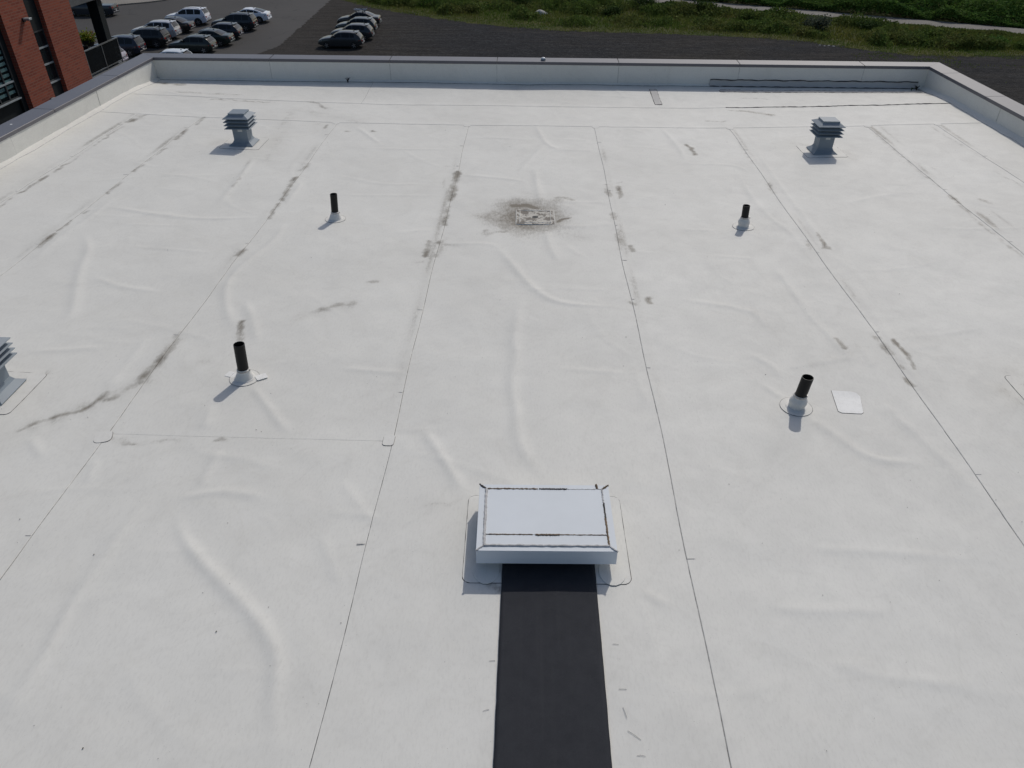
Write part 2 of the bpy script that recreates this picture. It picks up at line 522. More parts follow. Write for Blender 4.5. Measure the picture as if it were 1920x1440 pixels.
WRINKLES = [
    (1.00, [(-6.04, 9.25), (-5.77, 8.82), (-5.61, 8.32), (-5.44, 7.87), (-5.18, 7.24), (-5.18, 7.04)]),
    (0.80, [(-6.19, 10.23), (-5.47, 10.05), (-4.65, 9.94), (-3.92, 10.06)]),
    (0.90, [(-4.73, 12.54), (-4.69, 11.44), (-4.63, 10.48)]),
    (0.60, [(-5.3, 8.06), (-4.9, 7.86), (-4.39, 7.76)]),
    (0.30, [(-5.31, 8.95), (-4.73, 8.92), (-4.13, 8.84)]),
    (1.00, [(-3.51, 9.98), (-3.46, 9.36), (-3.61, 8.69), (-3.68, 8.19), (-3.6, 7.74), (-3.39, 7.25), (-3.23, 7.02)]),
    (0.90, [(-3.31, 7.58), (-3.1, 7.18), (-2.91, 6.71)]),
    (0.80, [(-3.65, 11.54), (-3.65, 10.49)]),
    (0.70, [(-6.23, 10.52), (-6.25, 9.71), (-6.31, 9.1), (-6.28, 8.41)]),
    (1.10, [(-0.41, 9.22), (-0.22, 8.75), (0.01, 8.21), (0.23, 7.85), (0.5, 7.69), (1.16, 7.62)]),
    (1.00, [(0.1, 14.88), (0.29, 13.75), (0.52, 13.36)]),
    (0.70, [(0.29, 13.66), (0.0, 12.76), (-0.17, 12.14)]),
    (1.00, [(0.1, 12.31), (0.13, 11.56), (0.18, 10.82)]),
    (0.90, [(0.25, 9.83), (0.31, 9.25), (0.4, 8.82)]),
    (0.70, [(-1.14, 12.0), (-0.6, 11.87), (-0.04, 11.72)]),
    (0.50, [(-1.14, 14.01), (0.1, 13.87)]),
    (0.60, [(0.26, 10.89), (1.21, 10.86)]),
    (0.60, [(-1.14, 9.3), (-0.6, 9.32), (-0.41, 9.22)]),
    (0.90, [(2.56, 14.74), (2.71, 13.54), (2.7, 12.87)]),
    (0.50, [(0.52, 13.36), (1.19, 13.3)]),
    (0.90, [(-3.38, 14.55), (-2.73, 13.52)]),
    (0.50, [(-3.13, 13.28), (-2.11, 13.25), (-1.47, 13.28)]),
    (0.40, [(-2.91, 11.02), (-1.39, 11.04)]),
    (0.50, [(-1.86, 9.62), (-1.33, 9.77)]),
    (0.40, [(-3.08, 11.83), (-2.33, 11.51), (-1.73, 11.56)]),
    (1.20, [(-0.05, 7.93), (-0.1, 7.45), (-0.13, 6.87), (-0.1, 6.6), (-0.13, 6.04), (-0.08, 5.6), (-0.05, 5.21), (0.05, 4.9), (0.21, 4.63)]),
    (1.10, [(-0.93, 5.31), (-0.73, 4.94), (-0.5, 4.5)]),
    (1.00, [(2.67, 5.61), (2.84, 5.35), (2.99, 5.1), (3.16, 4.99), (3.44, 4.96)]),
    (0.90, [(3.21, 8.46), (3.25, 7.56), (3.35, 7.02), (3.42, 6.56)]),
    (0.80, [(1.86, 7.83), (2.3, 7.71), (2.63, 7.55), (2.7, 7.24)]),
    (0.90, [(3.46, 5.85), (3.55, 5.52), (3.7, 4.95), (3.79, 4.49)]),
    (0.80, [(2.39, 6.68), (2.56, 6.44), (2.6, 6.2)]),
    (0.80, [(3.61, 6.84), (3.6, 6.4)]),
    (0.80, [(2.37, 6.12), (2.52, 5.89)]),
    (0.80, [(4.03, 8.27), (4.0, 7.37), (3.97, 6.81), (3.95, 6.18), (3.95, 5.71)]),
    (0.80, [(3.48, 12.34), (3.47, 11.08), (3.55, 10.31), (3.7, 9.75), (3.7, 8.91)]),
    (0.60, [(2.64, 12.68), (3.47, 12.6), (3.63, 12.34)]),
    (0.80, [(4.07, 13.85), (4.03, 11.52), (4.04, 10.25), (4.0, 9.07)]),
    (0.60, [(4.85, 10.91), (5.41, 11.17), (5.79, 11.25)]),
    (0.80, [(3.18, 8.71), (3.25, 8.13), (3.31, 7.49)]),
    (0.60, [(4.76, 14.61), (4.62, 13.96), (4.27, 13.35)]),
    (0.90, [(-2.71, 5.92), (-2.47, 5.61), (-2.16, 5.21)]),
    (0.80, [(-2.99, 5.59), (-2.94, 5.21)]),
    (0.80, [(-2.7, 4.95), (-2.69, 4.69), (-2.7, 4.47)]),
    (0.70, [(-2.82, 4.32), (-2.49, 4.42), (-2.1, 4.36)]),
    (1.00, [(-3.04, 4.41), (-3.09, 4.12), (-3.12, 3.84), (-3.13, 3.58), (-3.15, 3.36), (-3.14, 3.11), (-3.12, 2.81), (-3.14, 2.58), (-3.14, 2.38)]),
    (1.30, [(-2.74, 4.12), (-2.62, 3.92), (-2.4, 3.69), (-2.11, 3.44), (-1.84, 3.2), (-1.66, 2.99), (-1.58, 2.82), (-1.53, 2.57), (-1.42, 2.29)]),
    (0.70, [(-4.12, 6.78), (-4.1, 6.36), (-4.11, 6.03), (-4.1, 5.72)]),
    (0.70, [(-4.43, 5.03), (-4.17, 4.76)]),
    (0.70, [(-3.72, 4.78), (-3.63, 4.45)]),
    (0.60, [(-5.22, 6.38), (-4.45, 6.54)]),
    (0.50, [(2.2, 3.95), (2.43, 3.94), (2.73, 3.93), (3.5, 3.86)]),
    (0.50, [(1.76, 3.38), (2.1, 3.37), (2.6, 3.38)]),
    (0.60, [(0.86, 3.51), (1.05, 3.38)]),
    (0.60, [(-1.89, 6.26), (-1.22, 6.19)]),
    (0.50, [(0.36, 6.34), (1.06, 6.27)]),
    (0.50, [(-1.57, 3.99), (-1.3, 3.48)]),
    (0.60, [(2.19, 9.9), (2.64, 9.88)]),
    (0.50, [(2.41, 9.05), (3.02, 8.98)]),
    (0.50, [(6.89, 16.92), (7.69, 15.81)]),
    (0.70, [(-8.03, 16.58), (-7.2, 16.21), (-6.37, 16.45)]),
    (0.60, [(6.97, 16.83), (7.72, 17.02), (8.25, 16.79)]),
    (0.50, [(-5.19, 17.23), (-4.2, 17.06)]),
    (0.50, [(1.12, 17.04), (2.39, 16.84)]),
    (0.60, [(6.49, 14.29), (6.56, 13.2), (6.53, 12.25)]),
    (0.60, [(0.3, 10.02), (0.84, 9.95), (1.23, 10.09)]),
    (0.50, [(1.12, 6.27), (1.19, 5.73)]),
    (0.50, [(-1.54, 4.59), (-1.18, 4.11)]),
]
STAINS = [
    (0.80, 0.071, [(-7.65, 14.26), (-7.59, 14.67)]),
    (0.60, 0.025, [(-7.65, 13.96), (-7.65, 13.12)]),
    (0.60, 0.022, [(-7.62, 11.99), (-7.64, 11.48)]),
    (0.70, 0.026, [(-7.64, 11.38), (-7.65, 10.55)]),
    (0.60, 0.024, [(-7.66, 10.4), (-7.65, 10.05)]),
    (0.40, 0.019, [(-7.65, 13.12), (-7.62, 11.99)]),
    (0.60, 0.042, [(-6.41, 14.76), (-6.4, 14.3)]),
    (0.80, 0.040, [(-6.44, 13.95), (-6.43, 13.4)]),
    (0.60, 0.028, [(-6.41, 12.89), (-6.42, 12.24)]),
    (0.60, 0.027, [(-6.42, 11.98), (-6.45, 11.64)]),
    (0.60, 0.034, [(-6.41, 11.16), (-6.42, 10.71)]),
    (0.60, 0.031, [(-6.39, 10.05), (-6.41, 9.95)]),
    (0.80, 0.036, [(-6.43, 9.2), (-6.44, 8.82)]),
    (0.50, 0.022, [(-6.43, 9.66), (-6.44, 9.34)]),
    (0.60, 0.045, [(-3.77, 12.37), (-3.81, 12.02)]),
    (0.70, 0.043, [(-3.81, 11.69), (-3.76, 10.69)]),
    (0.60, 0.032, [(-3.78, 10.56), (-3.75, 10.02)]),
    (0.70, 0.036, [(-3.76, 9.0), (-3.78, 8.79)]),
    (0.40, 0.027, [(-4.79, 12.5), (-4.66, 11.2)]),
    (0.75, 0.053, [(-3.78, 6.85), (-3.79, 6.56), (-3.79, 6.28), (-3.83, 6.03), (-3.85, 5.87)]),
    (0.60, 0.037, [(-3.87, 5.86), (-4.02, 5.59)]),
    (0.70, 0.031, [(-4.09, 5.72), (-4.11, 5.58), (-4.16, 5.46), (-4.34, 5.35), (-4.56, 5.15)]),
    (0.35, 0.096, [(-3.8, 5.94), (-4.21, 5.48), (-4.49, 5.18)]),
    (0.75, 0.036, [(-3.2, 7.1), (-3.1, 6.76)]),
    (0.60, 0.056, [(-2.37, 7.49), (-2.23, 7.54), (-2.06, 7.61)]),
    (0.30, 0.086, [(-2.61, 7.3), (-2.16, 7.53)]),
    (0.55, 0.040, [(-1.94, 8.15), (-1.86, 8.17)]),
    (0.25, 0.076, [(-3.47, 6.2), (-3.33, 6.34)]),
    (0.90, 0.053, [(-1.2, 12.1), (-1.2, 11.44), (-1.2, 10.92)]),
    (0.65, 0.040, [(-1.21, 10.62), (-1.21, 9.96)]),
    (0.60, 0.059, [(-1.19, 9.42), (-1.2, 8.92)]),
    (0.85, 0.036, [(-1.33, 9.36), (-1.35, 8.91)]),
    (0.40, 0.063, [(-1.38, 12.35), (-1.38, 12.35)]),
    (0.35, 0.026, [(-1.38, 11.79), (-1.35, 11.31)]),
    (0.40, 0.035, [(-1.43, 8.75), (-1.35, 8.77)]),
    (0.70, 0.043, [(1.25, 11.54), (1.26, 11.15)]),
    (0.90, 0.034, [(1.44, 11.54), (1.41, 11.09)]),
    (0.80, 0.026, [(1.44, 11.71), (1.51, 11.76)]),
    (0.45, 0.040, [(1.27, 10.55), (1.25, 10.21)]),
    (0.60, 0.045, [(1.26, 9.81), (1.26, 9.22)]),
    (0.80, 0.036, [(1.4, 9.31), (1.39, 9.18)]),
    (0.50, 0.032, [(1.21, 7.78), (1.28, 7.72)]),
    (0.75, 0.032, [(1.46, 7.85), (1.48, 7.76)]),
    (0.40, 0.036, [(-1.11, 9.3), (-0.96, 9.25)]),
    (1.40, 0.057, [(-0.2, 10.72), (-0.05, 10.73), (0.14, 10.65)]),
    (0.80, 0.047, [(-0.34, 10.43), (-0.31, 10.63)]),
    (0.50, 0.075, [(-0.57, 9.67), (-0.28, 9.81)]),
    (0.50, 0.049, [(0.44, 11.03), (0.67, 10.99)]),
    (0.90, 0.046, [(0.44, 10.1), (0.56, 10.22)]),
    (0.50, 0.091, [(-0.11, 9.85), (0.53, 9.8)]),
    (0.95, 0.023, [(4.06, 9.87), (4.04, 9.57), (4.02, 9.28)]),
    (0.65, 0.037, [(3.84, 9.57), (3.84, 9.23)]),
    (0.45, 0.043, [(3.86, 11.83), (3.85, 11.36)]),
    (0.30, 0.049, [(3.87, 13.91), (3.84, 12.74)]),
    (0.70, 0.035, [(3.85, 7.03), (3.88, 6.66)]),
    (0.50, 0.034, [(3.87, 6.61), (3.88, 6.43)]),
    (0.70, 0.027, [(3.84, 6.24), (3.86, 6.12)]),
    (0.95, 0.023, [(4.0, 6.98), (4.03, 6.71), (4.01, 6.43)]),
    (0.95, 0.029, [(3.4, 7.02), (3.42, 6.81)]),
    (0.25, 0.074, [(2.67, 7.51), (2.77, 7.2)]),
    (0.30, 0.023, [(3.58, 6.89), (3.58, 6.79)]),
    (0.65, 0.041, [(6.47, 11.13), (6.47, 10.85)]),
    (0.60, 0.029, [(6.44, 9.35), (6.44, 8.98)]),
    (0.60, 0.048, [(6.85, 10.94), (6.9, 10.83)]),
    (0.35, 0.037, [(6.48, 12.78), (6.47, 11.52)]),
    (0.35, 0.040, [(6.49, 14.29), (6.47, 12.98)]),
    (0.40, 0.032, [(6.45, 10.75), (6.41, 9.43)]),
    (0.40, 0.026, [(7.62, 12.18), (7.74, 11.45)]),
    (0.30, 0.030, [(7.68, 14.53), (7.78, 12.7)]),
    (0.95, 0.034, [(2.87, 13.7), (2.92, 13.46), (2.93, 13.16)]),
    (0.60, 0.066, [(4.19, 15.96), (4.57, 15.83), (4.9, 15.54)]),
    (0.50, 0.029, [(4.62, 16.86), (5.13, 16.75)]),
    (0.50, 0.021, [(3.51, 15.25), (3.9, 15.24)]),
    (0.60, 0.028, [(-6.73, 16.08), (-6.11, 16.02), (-5.36, 15.97)]),
    (0.65, 0.045, [(-4.72, 16.19), (-4.49, 16.06), (-4.23, 15.69)]),
    (0.70, 0.031, [(-3.01, 14.27), (-2.95, 14.25)]),
    (0.50, 0.031, [(-3.5, 14.23), (-3.44, 14.2)]),
    (0.70, 0.031, [(-4.12, 14.65), (-4.12, 14.65)]),
    (0.70, 0.031, [(-3.95, 14.56), (-3.95, 14.39)]),
    (0.25, 0.154, [(-4.76, 15.58), (-3.3, 14.81)]),
    (0.60, 0.024, [(-2.74, 5.09), (-2.68, 5.08)]),
    (0.50, 0.029, [(-3.72, 5.05), (-3.46, 5.05)]),
    (0.30, 0.019, [(-3.44, 5.0), (-3.06, 5.0)]),
    (0.60, 0.020, [(-0.29, 3.68), (-0.15, 3.67)]),
    (0.75, 0.020, [(-0.27, 3.62), (-0.21, 3.54), (-0.14, 3.48)]),
    (0.50, 0.023, [(0.58, 3.61), (0.66, 3.63)]),
    (0.50, 0.046, [(-6.26, 16.47), (-7.64, 16.48)]),
    (0.35, 0.013, [(-0.78, 4.34), (-0.5, 4.37)]),
    (0.70, 0.096, [(-8.35, 17.36), (-7.8, 17.18)]),
    (0.80, 0.060, [(8.69, 17.65), (8.74, 17.27)]),
    (0.50, 0.118, [(8.63, 17.43), (8.66, 16.97)]),
    (0.50, 0.074, [(-4.22, 18.01), (-3.65, 17.99)]),
    (0.30, 0.032, [(-4.81, 6.01), (-4.84, 6.11)]),
    (0.50, 0.032, [(-4.87, 5.9), (-4.87, 5.84)]),
    (0.35, 0.073, [(4.72, 6.02), (4.78, 5.88)]),
    (0.30, 0.049, [(4.89, 6.38), (4.96, 6.43)]),
    (0.30, 0.099, [(4.8, 13.89), (4.93, 13.67)]),
    (0.25, 0.076, [(5.6, 13.25), (5.59, 12.82)]),
    (0.25, 0.077, [(-5.68, 13.2), (-5.58, 13.46)]),
    (0.25, 0.108, [(-4.87, 15.37), (-4.51, 12.48)]),
    (0.20, 0.087, [(2.8, 6.28), (3.5, 6.73)]),
]


_ng = RNG.normal(size=(120, 120))
def vnoise(x, y, s):
    """smooth value noise, vectorised"""
    u, v = (x * s + 40.3) % 119, (y * s + 37.7) % 119
    i, j = u.astype(int), v.astype(int)
    fu, fv = u - i, v - j
    fu, fv = fu * fu * (3 - 2 * fu), fv * fv * (3 - 2 * fv)
    a, b = _ng[i, j], _ng[(i + 1) % 120, j]
    c, d = _ng[i, (j + 1) % 120], _ng[(i + 1) % 120, (j + 1) % 120]
    return (a * (1 - fu) + b * fu) * (1 - fv) + (c * (1 - fu) + d * fu) * fv

def seg_dist(X, Y, p, q):
    dx, dy = q[0] - p[0], q[1] - p[1]
    L2 = dx * dx + dy * dy + 1e-9
    t = np.clip(((X - p[0]) * dx + (Y - p[1]) * dy) / L2, 0, 1)
    return np.hypot(X - p[0] - t * dx, Y - p[1] - t * dy), t

def smooth_poly(pts, k=4):
    if len(pts) < 3: return pts
    P = [np.array(p, float) for p in pts]
    out = []
    for i in range(len(P) - 1):
        a, b, c, d = P[max(i - 1, 0)], P[i], P[i + 1], P[min(i + 2, len(P) - 1)]
        for j in range(k):
            t = j / k
            out.append(tuple(0.5 * (2 * b + (c - a) * t + (2 * a - 5 * b + 4 * c - d) * t * t + (3 * b - a - 3 * c + d) * t ** 3)))
    out.append(tuple(P[-1]))
    return out
WR_S = [(s, smooth_poly(p)) for s, p in WRINKLES]
for _ in range(230):                                 # the many faint creases between the big folds
    cx_, cy_ = RNG.uniform(-8.2, 8.4), RNG.uniform(1.6, 17.2)
    an = RNG.normal() * 0.35 if RNG.random() < 0.72 else RNG.uniform(0.6, 2.5)
    L_ = RNG.uniform(0.3, 1.3); bend = RNG.normal() * 0.35
    WR_S.append((RNG.uniform(0.10, 0.34), [(cx_ + cos(an + bend * t) * L_ * t, cy_ + sin(an + bend * t) * L_ * t) for t in (-0.5, -0.17, 0.17, 0.5)]))

WR_BOX = [(min(p[0] for p in q) - 0.4, max(p[0] for p in q) + 0.4, min(p[1] for p in q) - 0.4, max(p[1] for p in q) + 0.4) for _, q in WR_S]

def hz(X, Y, wr=None):
    """height of the membrane: fall to the drain, folds, loose spots"""
    X = np.atleast_1d(np.asarray(X, float)); Y = np.atleast_1d(np.asarray(Y, float))
    a = np.maximum(0, np.abs(X) - 2.5) / 5.5
    z = 0.14 * a ** 1.5
    t = np.clip((Y - 16.3) / 1.45, 0, 1); t = t * t * (3 - 2 * t)
    z = z * (1 - t) + 0.08 * t
    dd = np.hypot((X - 0.1) / 0.6, (Y - 10.3) / 0.7)
    z = z - 0.018 * np.exp(-dd ** 2 * 1.2)
    z = z + 0.0035 * vnoise(X, Y, 1.1) + 0.0016 * vnoise(X, Y, 3.3) + 0.0007 * vnoise(X + 9, Y, 7.0)
    for s, pts in (WR_S if wr is None else wr):
        xs = [p[0] for p in pts]; ys = [p[1] for p in pts]
        m = (X > min(xs) - 0.4) & (X < max(xs) + 0.4) & (Y > min(ys) - 0.4) & (Y < max(ys) + 0.4)
        if not m.any(): continue
        xm, ym = X[m], Y[m]
        best = np.full(xm.shape, 9.0); al = np.zeros(xm.shape)
        n = len(pts) - 1
        for i in range(n):
            d, t = seg_dist(xm, ym, pts[i], pts[i + 1])
            k = d < best
            best[k] = d[k]; al[k] = ((i + t) / n)[k]
        taper = np.clip(np.minimum(al, 1 - al) * 5, 0.15, 1)
        w = (0.036 + 0.022 * min(1.0, s)) * (1 + 0.22 * vnoise(xm, ym, 2.0))
        z[m] += s * 0.0098 * taper * (0.8 * np.exp(-(best / w) ** 2) + 0.22 * np.exp(-(best / (0.42 * w)) ** 2))
    return z
def hz1(x, y):
    return float(hz(x, y, [WR_S[i] for i, b in enumerate(WR_BOX) if b[0] < x < b[1] and b[2] < y < b[3]])[0])

SEAM_X = {'L3': -7.72, 'L2': -6.45, 'C': -3.78, 'A': -1.20, 'B': 1.25, 'D': 3.86, 'R2': 6.50, 'R3': 7.82}
Y1, Y2, YC = 14.77, 16.16, 5.12                      # cross seams
BANDS = [('L3', -1), ('L2', -1), ('C', -1), ('A', -1), ('B', 1), ('D', 1), ('R2', 1), ('R3', 1)]

def silt(X, Y):
    """brown silt settled round the drain"""
    r = np.hypot((X - 0.12) / 0.62, (Y - 10.28) / 0.80)
    r = r * (1 + 0.20 * vnoise(X, Y, 1.9) + 0.10 * vnoise(X + 7, Y, 4.5))
    return 0.80 * np.exp(-(r / 0.80) ** 2) + 0.22 * np.exp(-(r / 1.5) ** 2)

def dirt(X, Y):
    X0, Y0 = X, Y
    X = X0 + 0.013 * vnoise(X0, Y0, 8.0) + 0.007 * vnoise(X0 + 3, Y0, 19.0)
    Y = Y0 + 0.035 * vnoise(X0 + 17, Y0, 7.0) + 0.012 * vnoise(X0 + 5, Y0, 17.0)
    blot = np.clip(1.05 + 0.32 * vnoise(X0 + 2, Y0, 10.0), 0.45, 1.5)
    d = np.zeros(X.shape)
    for s, w, pts in STAINS:
        w = max(w, 0.024)
        xs = [p[0] for p in pts]; ys = [p[1] for p in pts]
        R = w * 2.6
        m = (X > min(xs) - R) & (X < max(xs) + R) & (Y > min(ys) - R * 2) & (Y < max(ys) + R * 2)
        if not m.any(): continue
        best = np.full(X[m].shape, 9.0)
        for i in range(len(pts) - 1):
            dd, _ = seg_dist(X[m], Y[m], pts[i], pts[i + 1])
            best = np.minimum(best, dd)
        v = s * blot[m] * np.exp(-(best / (w * 1.3)) ** 2.0)
        d[m] = np.maximum(d[m], v)
    d = np.maximum(d, silt(X, Y))
    X, Y = X0, Y0
    # thin grime in the lap bands
    for k, side in BANDS:
        q = (X - SEAM_X[k]) * side
        b = np.clip(1 - np.abs(q - 0.07) / 0.085, 0, 1) * (Y < Y1)
        b = np.maximum(b, 0.55 * np.clip(1 - np.abs(q - 0.27 - 0.03 * np.sin(Y * 0.8)) / 0.06, 0, 1) * (Y < Y1)) if k in ('D', 'R2', 'C') else b
        amp = (0.85 if k in ('L3', 'L2', 'R2', 'R3') else 0.58)
        d = np.maximum(d, amp * b * np.clip(0.42 + 0.55 * vnoise(X * 0.2, Y, 1.4), 0, 1) * np.clip((Y - 3.0) / 6, 0.08, 1))
    d = np.maximum(d, 0.36 * np.clip(1 - np.abs(Y - Y2 + 0.05) / 0.07, 0, 1) * np.clip(0.3 + 0.8 * vnoise(X, Y * 0.2, 1.1), 0, 1))
    d = np.maximum(d, 0.55 * np.clip(1 - (YB - Y) / 0.40, 0, 1) * np.clip(0.5 + 0.6 * vnoise(X, Y, 2.1), 0, 1))
    d = np.maximum(d, 0.22 * np.clip((Y - 12) / 5, 0, 1) * np.clip(vnoise(X * 0.6, Y * 2.2, 1.0) - 0.2, 0, 1))
    return d

building = empty('flat_roof_building', (0, 0, G), 0,
                 'large building with a white membrane roof and dark metal coping', 'building')
def B_(o):
    """hang a piece, made in scene coordinates, on the building"""
    o.parent = building
    o.location = (0, 0, -G)
    return o

def wav(x, y):
    return 0.010 * np.sin(y * 0.9 + x * 2.1) + 0.006 * np.sin(y * 2.7 + x * 5)

def axis(a, b, fine_from=None, step=0.027, edge0=True, edge1=True):
    out = []
    if fine_from is not None and a < fine_from:
        n = max(2, int((fine_from - a) / 0.3))
        out += list(np.linspace(a, fine_from, n, endpoint=False))
        a2 = fine_from
    else:
        a2 = a
    n = max(3, int((b - a2) / step))
    out += list(np.linspace(a2, b, n))
    extra = []
    if edge0: extra += [a + 0.0048, a + 0.0075]
    if edge1: extra += [b - 0.0048, b - 0.0075]
    return np.array(sorted(set(out + extra)))

def sheet(x0, x1, y0, y1, lap='', seam='', xwave=True, fseam=1.0):
    xs = axis(x0, x1)
    ys = axis(y0, y1, 1.5)
    X, Y = np.meshgrid(xs, ys)
    if xwave:
        t = (X - x0) / (x1 - x0)
        o0 = wav(x0, Y) if x0 > XL + 0.1 else 0
        o1 = wav(x1, Y) if x1 < XR - 0.1 else 0
        Xw = X + o0 * (1 - t) + o1 * t
    else:
        Xw = X
    Yw = Y
    Z = hz(Xw.ravel(), Yw.ravel()).reshape(X.shape)
    sm = np.zeros(X.shape)
    if 'L' in seam: sm = np.maximum(sm, (X - x0 < 0.0055))
    if 'R' in seam: sm = np.maximum(sm, (x1 - X < 0.0055))
    if 'F' in seam: sm = np.maximum(sm, fseam * (y1 - Y < 0.0055))
    if 'N' in seam: sm = np.maximum(sm, (Y - y0 < 0.0055))
    up = np.zeros(X.shape)
    if 'R' in lap: up = np.maximum(up, np.clip(1 - (x1 - X) / 0.13, 0, 1) ** 0.6)
    if 'L' in lap: up = np.maximum(up, np.clip(1 - (X - x0) / 0.13, 0, 1) ** 0.6)
    if 'N' in lap: up = np.maximum(up, np.clip(1 - (Y - y0) / 0.13, 0, 1) ** 0.6)
    if 'F' in lap: up = np.maximum(up, np.clip(1 - (y1 - Y) / 0.13, 0, 1) ** 0.6)
    Z = Z + 0.0025 * up
    # silt over the sump is cut out where the drain plate sits: keep the sheet just under it
    nx, ny = len(xs), len(ys)
    V = np.stack([Xw, Yw, Z], -1).reshape(-1, 3)
    idx = np.arange(nx * ny).reshape(ny, nx)
    F = np.stack([idx[:-1, :-1], idx[:-1, 1:], idx[1:, 1:], idx[1:, :-1]], -1).reshape(-1, 4)
    D = dirt(Xw.ravel(), Yw.ravel())
    SI = silt(Xw.ravel(), Yw.ravel())
    S_ = sm.ravel()
    # turned-down rim all round, so the lap has a real edge
    rim = np.concatenate([idx[0, :], idx[1:, -1], idx[-1, -2::-1], idx[-2:0:-1, 0]])
    RV = V[rim].copy(); RV[:, 2] -= 0.0048
    base = len(V)
    nr = len(rim)
    k = np.arange(nr)
    RF = np.stack([rim[k], base + k, base + (k + 1) % nr, rim[(k + 1) % nr]], -1)
    V = np.concatenate([V, RV]); F = np.concatenate([F, RF])
    o = np_mesh('membrane_sheet', V, F, M['membrane'], None,
                {'dirt': np.concatenate([D, D[rim]]), 'seam': np.concatenate([S_, S_[rim]]), 'silt': np.concatenate([SI, SI[rim]])}, smooth=True)
    return B_(o)

sx = SEAM_X
sheet(XL, sx['L3'], YF, Y1, 'R', 'F')
sheet(sx['L3'], sx['L2'], YF, Y1, 'R', 'LF')
sheet(sx['L2'], sx['C'], YF, Y1, 'R', 'LF')
sheet(sx['C'], sx['A'], YF, YC, '', 'LF', True, 0.30)
sheet(sx['C'], sx['A'], YC, Y1, 'R', 'LF')
sheet(sx['A'], sx['B'], YF, Y1, '', 'LRF')
sheet(sx['B'], sx['D'], YF, Y1, 'L', 'RF')
sheet(sx['D'], sx['R2'], YF, Y1, 'L', 'RF')
sheet(sx['R2'], sx['R3'], YF, Y1, 'L', 'RF')
sheet(sx['R3'], XR, YF, Y1, 'L', 'F')
sheet(XL, XR, Y1, Y2, 'N', 'F', False)
sheet(XL, -3.59, Y2, YB, 'N', '', False)
sheet(-3.59, 2.73, Y2, YB, 'N', 'L', False)
sheet(2.73, XR, Y2, YB, 'N', '', False)

# ---- parapets
def coping_piece(p0, p1, outward, m0=0, m1=0, mat='coping'):
    """p0,p1: ends on the inner edge line; outward: unit vector; m0/m1: mitre slope at the ends"""
    prof = [(-0.022, COP_Z - 0.060), (-0.022, COP_Z - 0.004), (-0.018, COP_Z), (0.352, COP_Z + 0.012), (0.356, COP_Z + 0.008), (0.356, COP_Z - 0.11),
            (0.350, COP_Z - 0.11), (0.350, COP_Z + 0.004), (-0.016, COP_Z - 0.008), (-0.016, COP_Z - 0.060)]
    p0, p1, ov = Vector((*p0, 0)), Vector((*p1, 0)), Vector((*outward, 0))
    ax = (p1 - p0).normalized()
    b = MB()
    n = len(prof)
    va = [p0 + ov * o - ax * (m0 * o) + Vector((0, 0, z)) for o, z in prof]
    vb = [p1 + ov * o + ax * (m1 * o) + Vector((0, 0, z)) for o, z in prof]
    b.add(va + vb, [(i, (i + 1) % n, n + (i + 1) % n, n + i) for i in range(n)] + [tuple(range(n - 1, -1, -1)), tuple(range(n, 2 * n))])
    return B_(b.build('coping_section', M[mat]))

def run(points, fixed, along, outward, mitre_start, mitre_end):
    """points: joint coordinates along the run"""
    g = 0.008
    for i in range(len(points) - 1):
        a, c = points[i], points[i + 1]
        m0 = 1 if (i == 0 and mitre_start) else 0
        m1 = 1 if (i == len(points) - 2 and mitre_end) else 0
        a2 = a + (g if not m0 else 0.002); c2 = c - (g if not m1 else 0.002)
        if along == 'x': coping_piece((a2, fixed), (c2, fixed), outward, m0, m1)
        else: coping_piece((fixed, a2), (fixed, c2), outward, m0, m1)
        if not m0:                                     # splice plate under the joint
            b = MB()
            if along == 'x': b.box(a - 0.06, a + 0.06, fixed + 0.0, fixed + 0.345, COP_Z - 0.012, COP_Z - 0.0085)
            else:
                s = outward[0]
                x0, x1 = sorted((fixed, fixed + s * 0.345))
                b.box(x0, x1, a - 0.06, a + 0.06, COP_Z - 0.012, COP_Z - 0.0085)
            B_(b.build('splice_plate', M['coping_joint']))

JB = [XL, -5.91, -3.19, -0.77, 1.96, 4.66, 7.42, XR]
JR = [YF, -4.6, -2.1, 0.4, 2.9, 5.4, 7.9, 10.4, 12.75, 15.2, 17.1, YB]
JL = [YF, -4.0, -1.5, 1.0, 3.5, 6.0, 8.5, 11.0, 13.5, 16.0, YB]
run(JB, YB, 'x', (0, 1), True, True)
run(JR, XR, 'y', (1, 0), False, True)
run(JL, XL, 'y', (-1, 0), False, True)

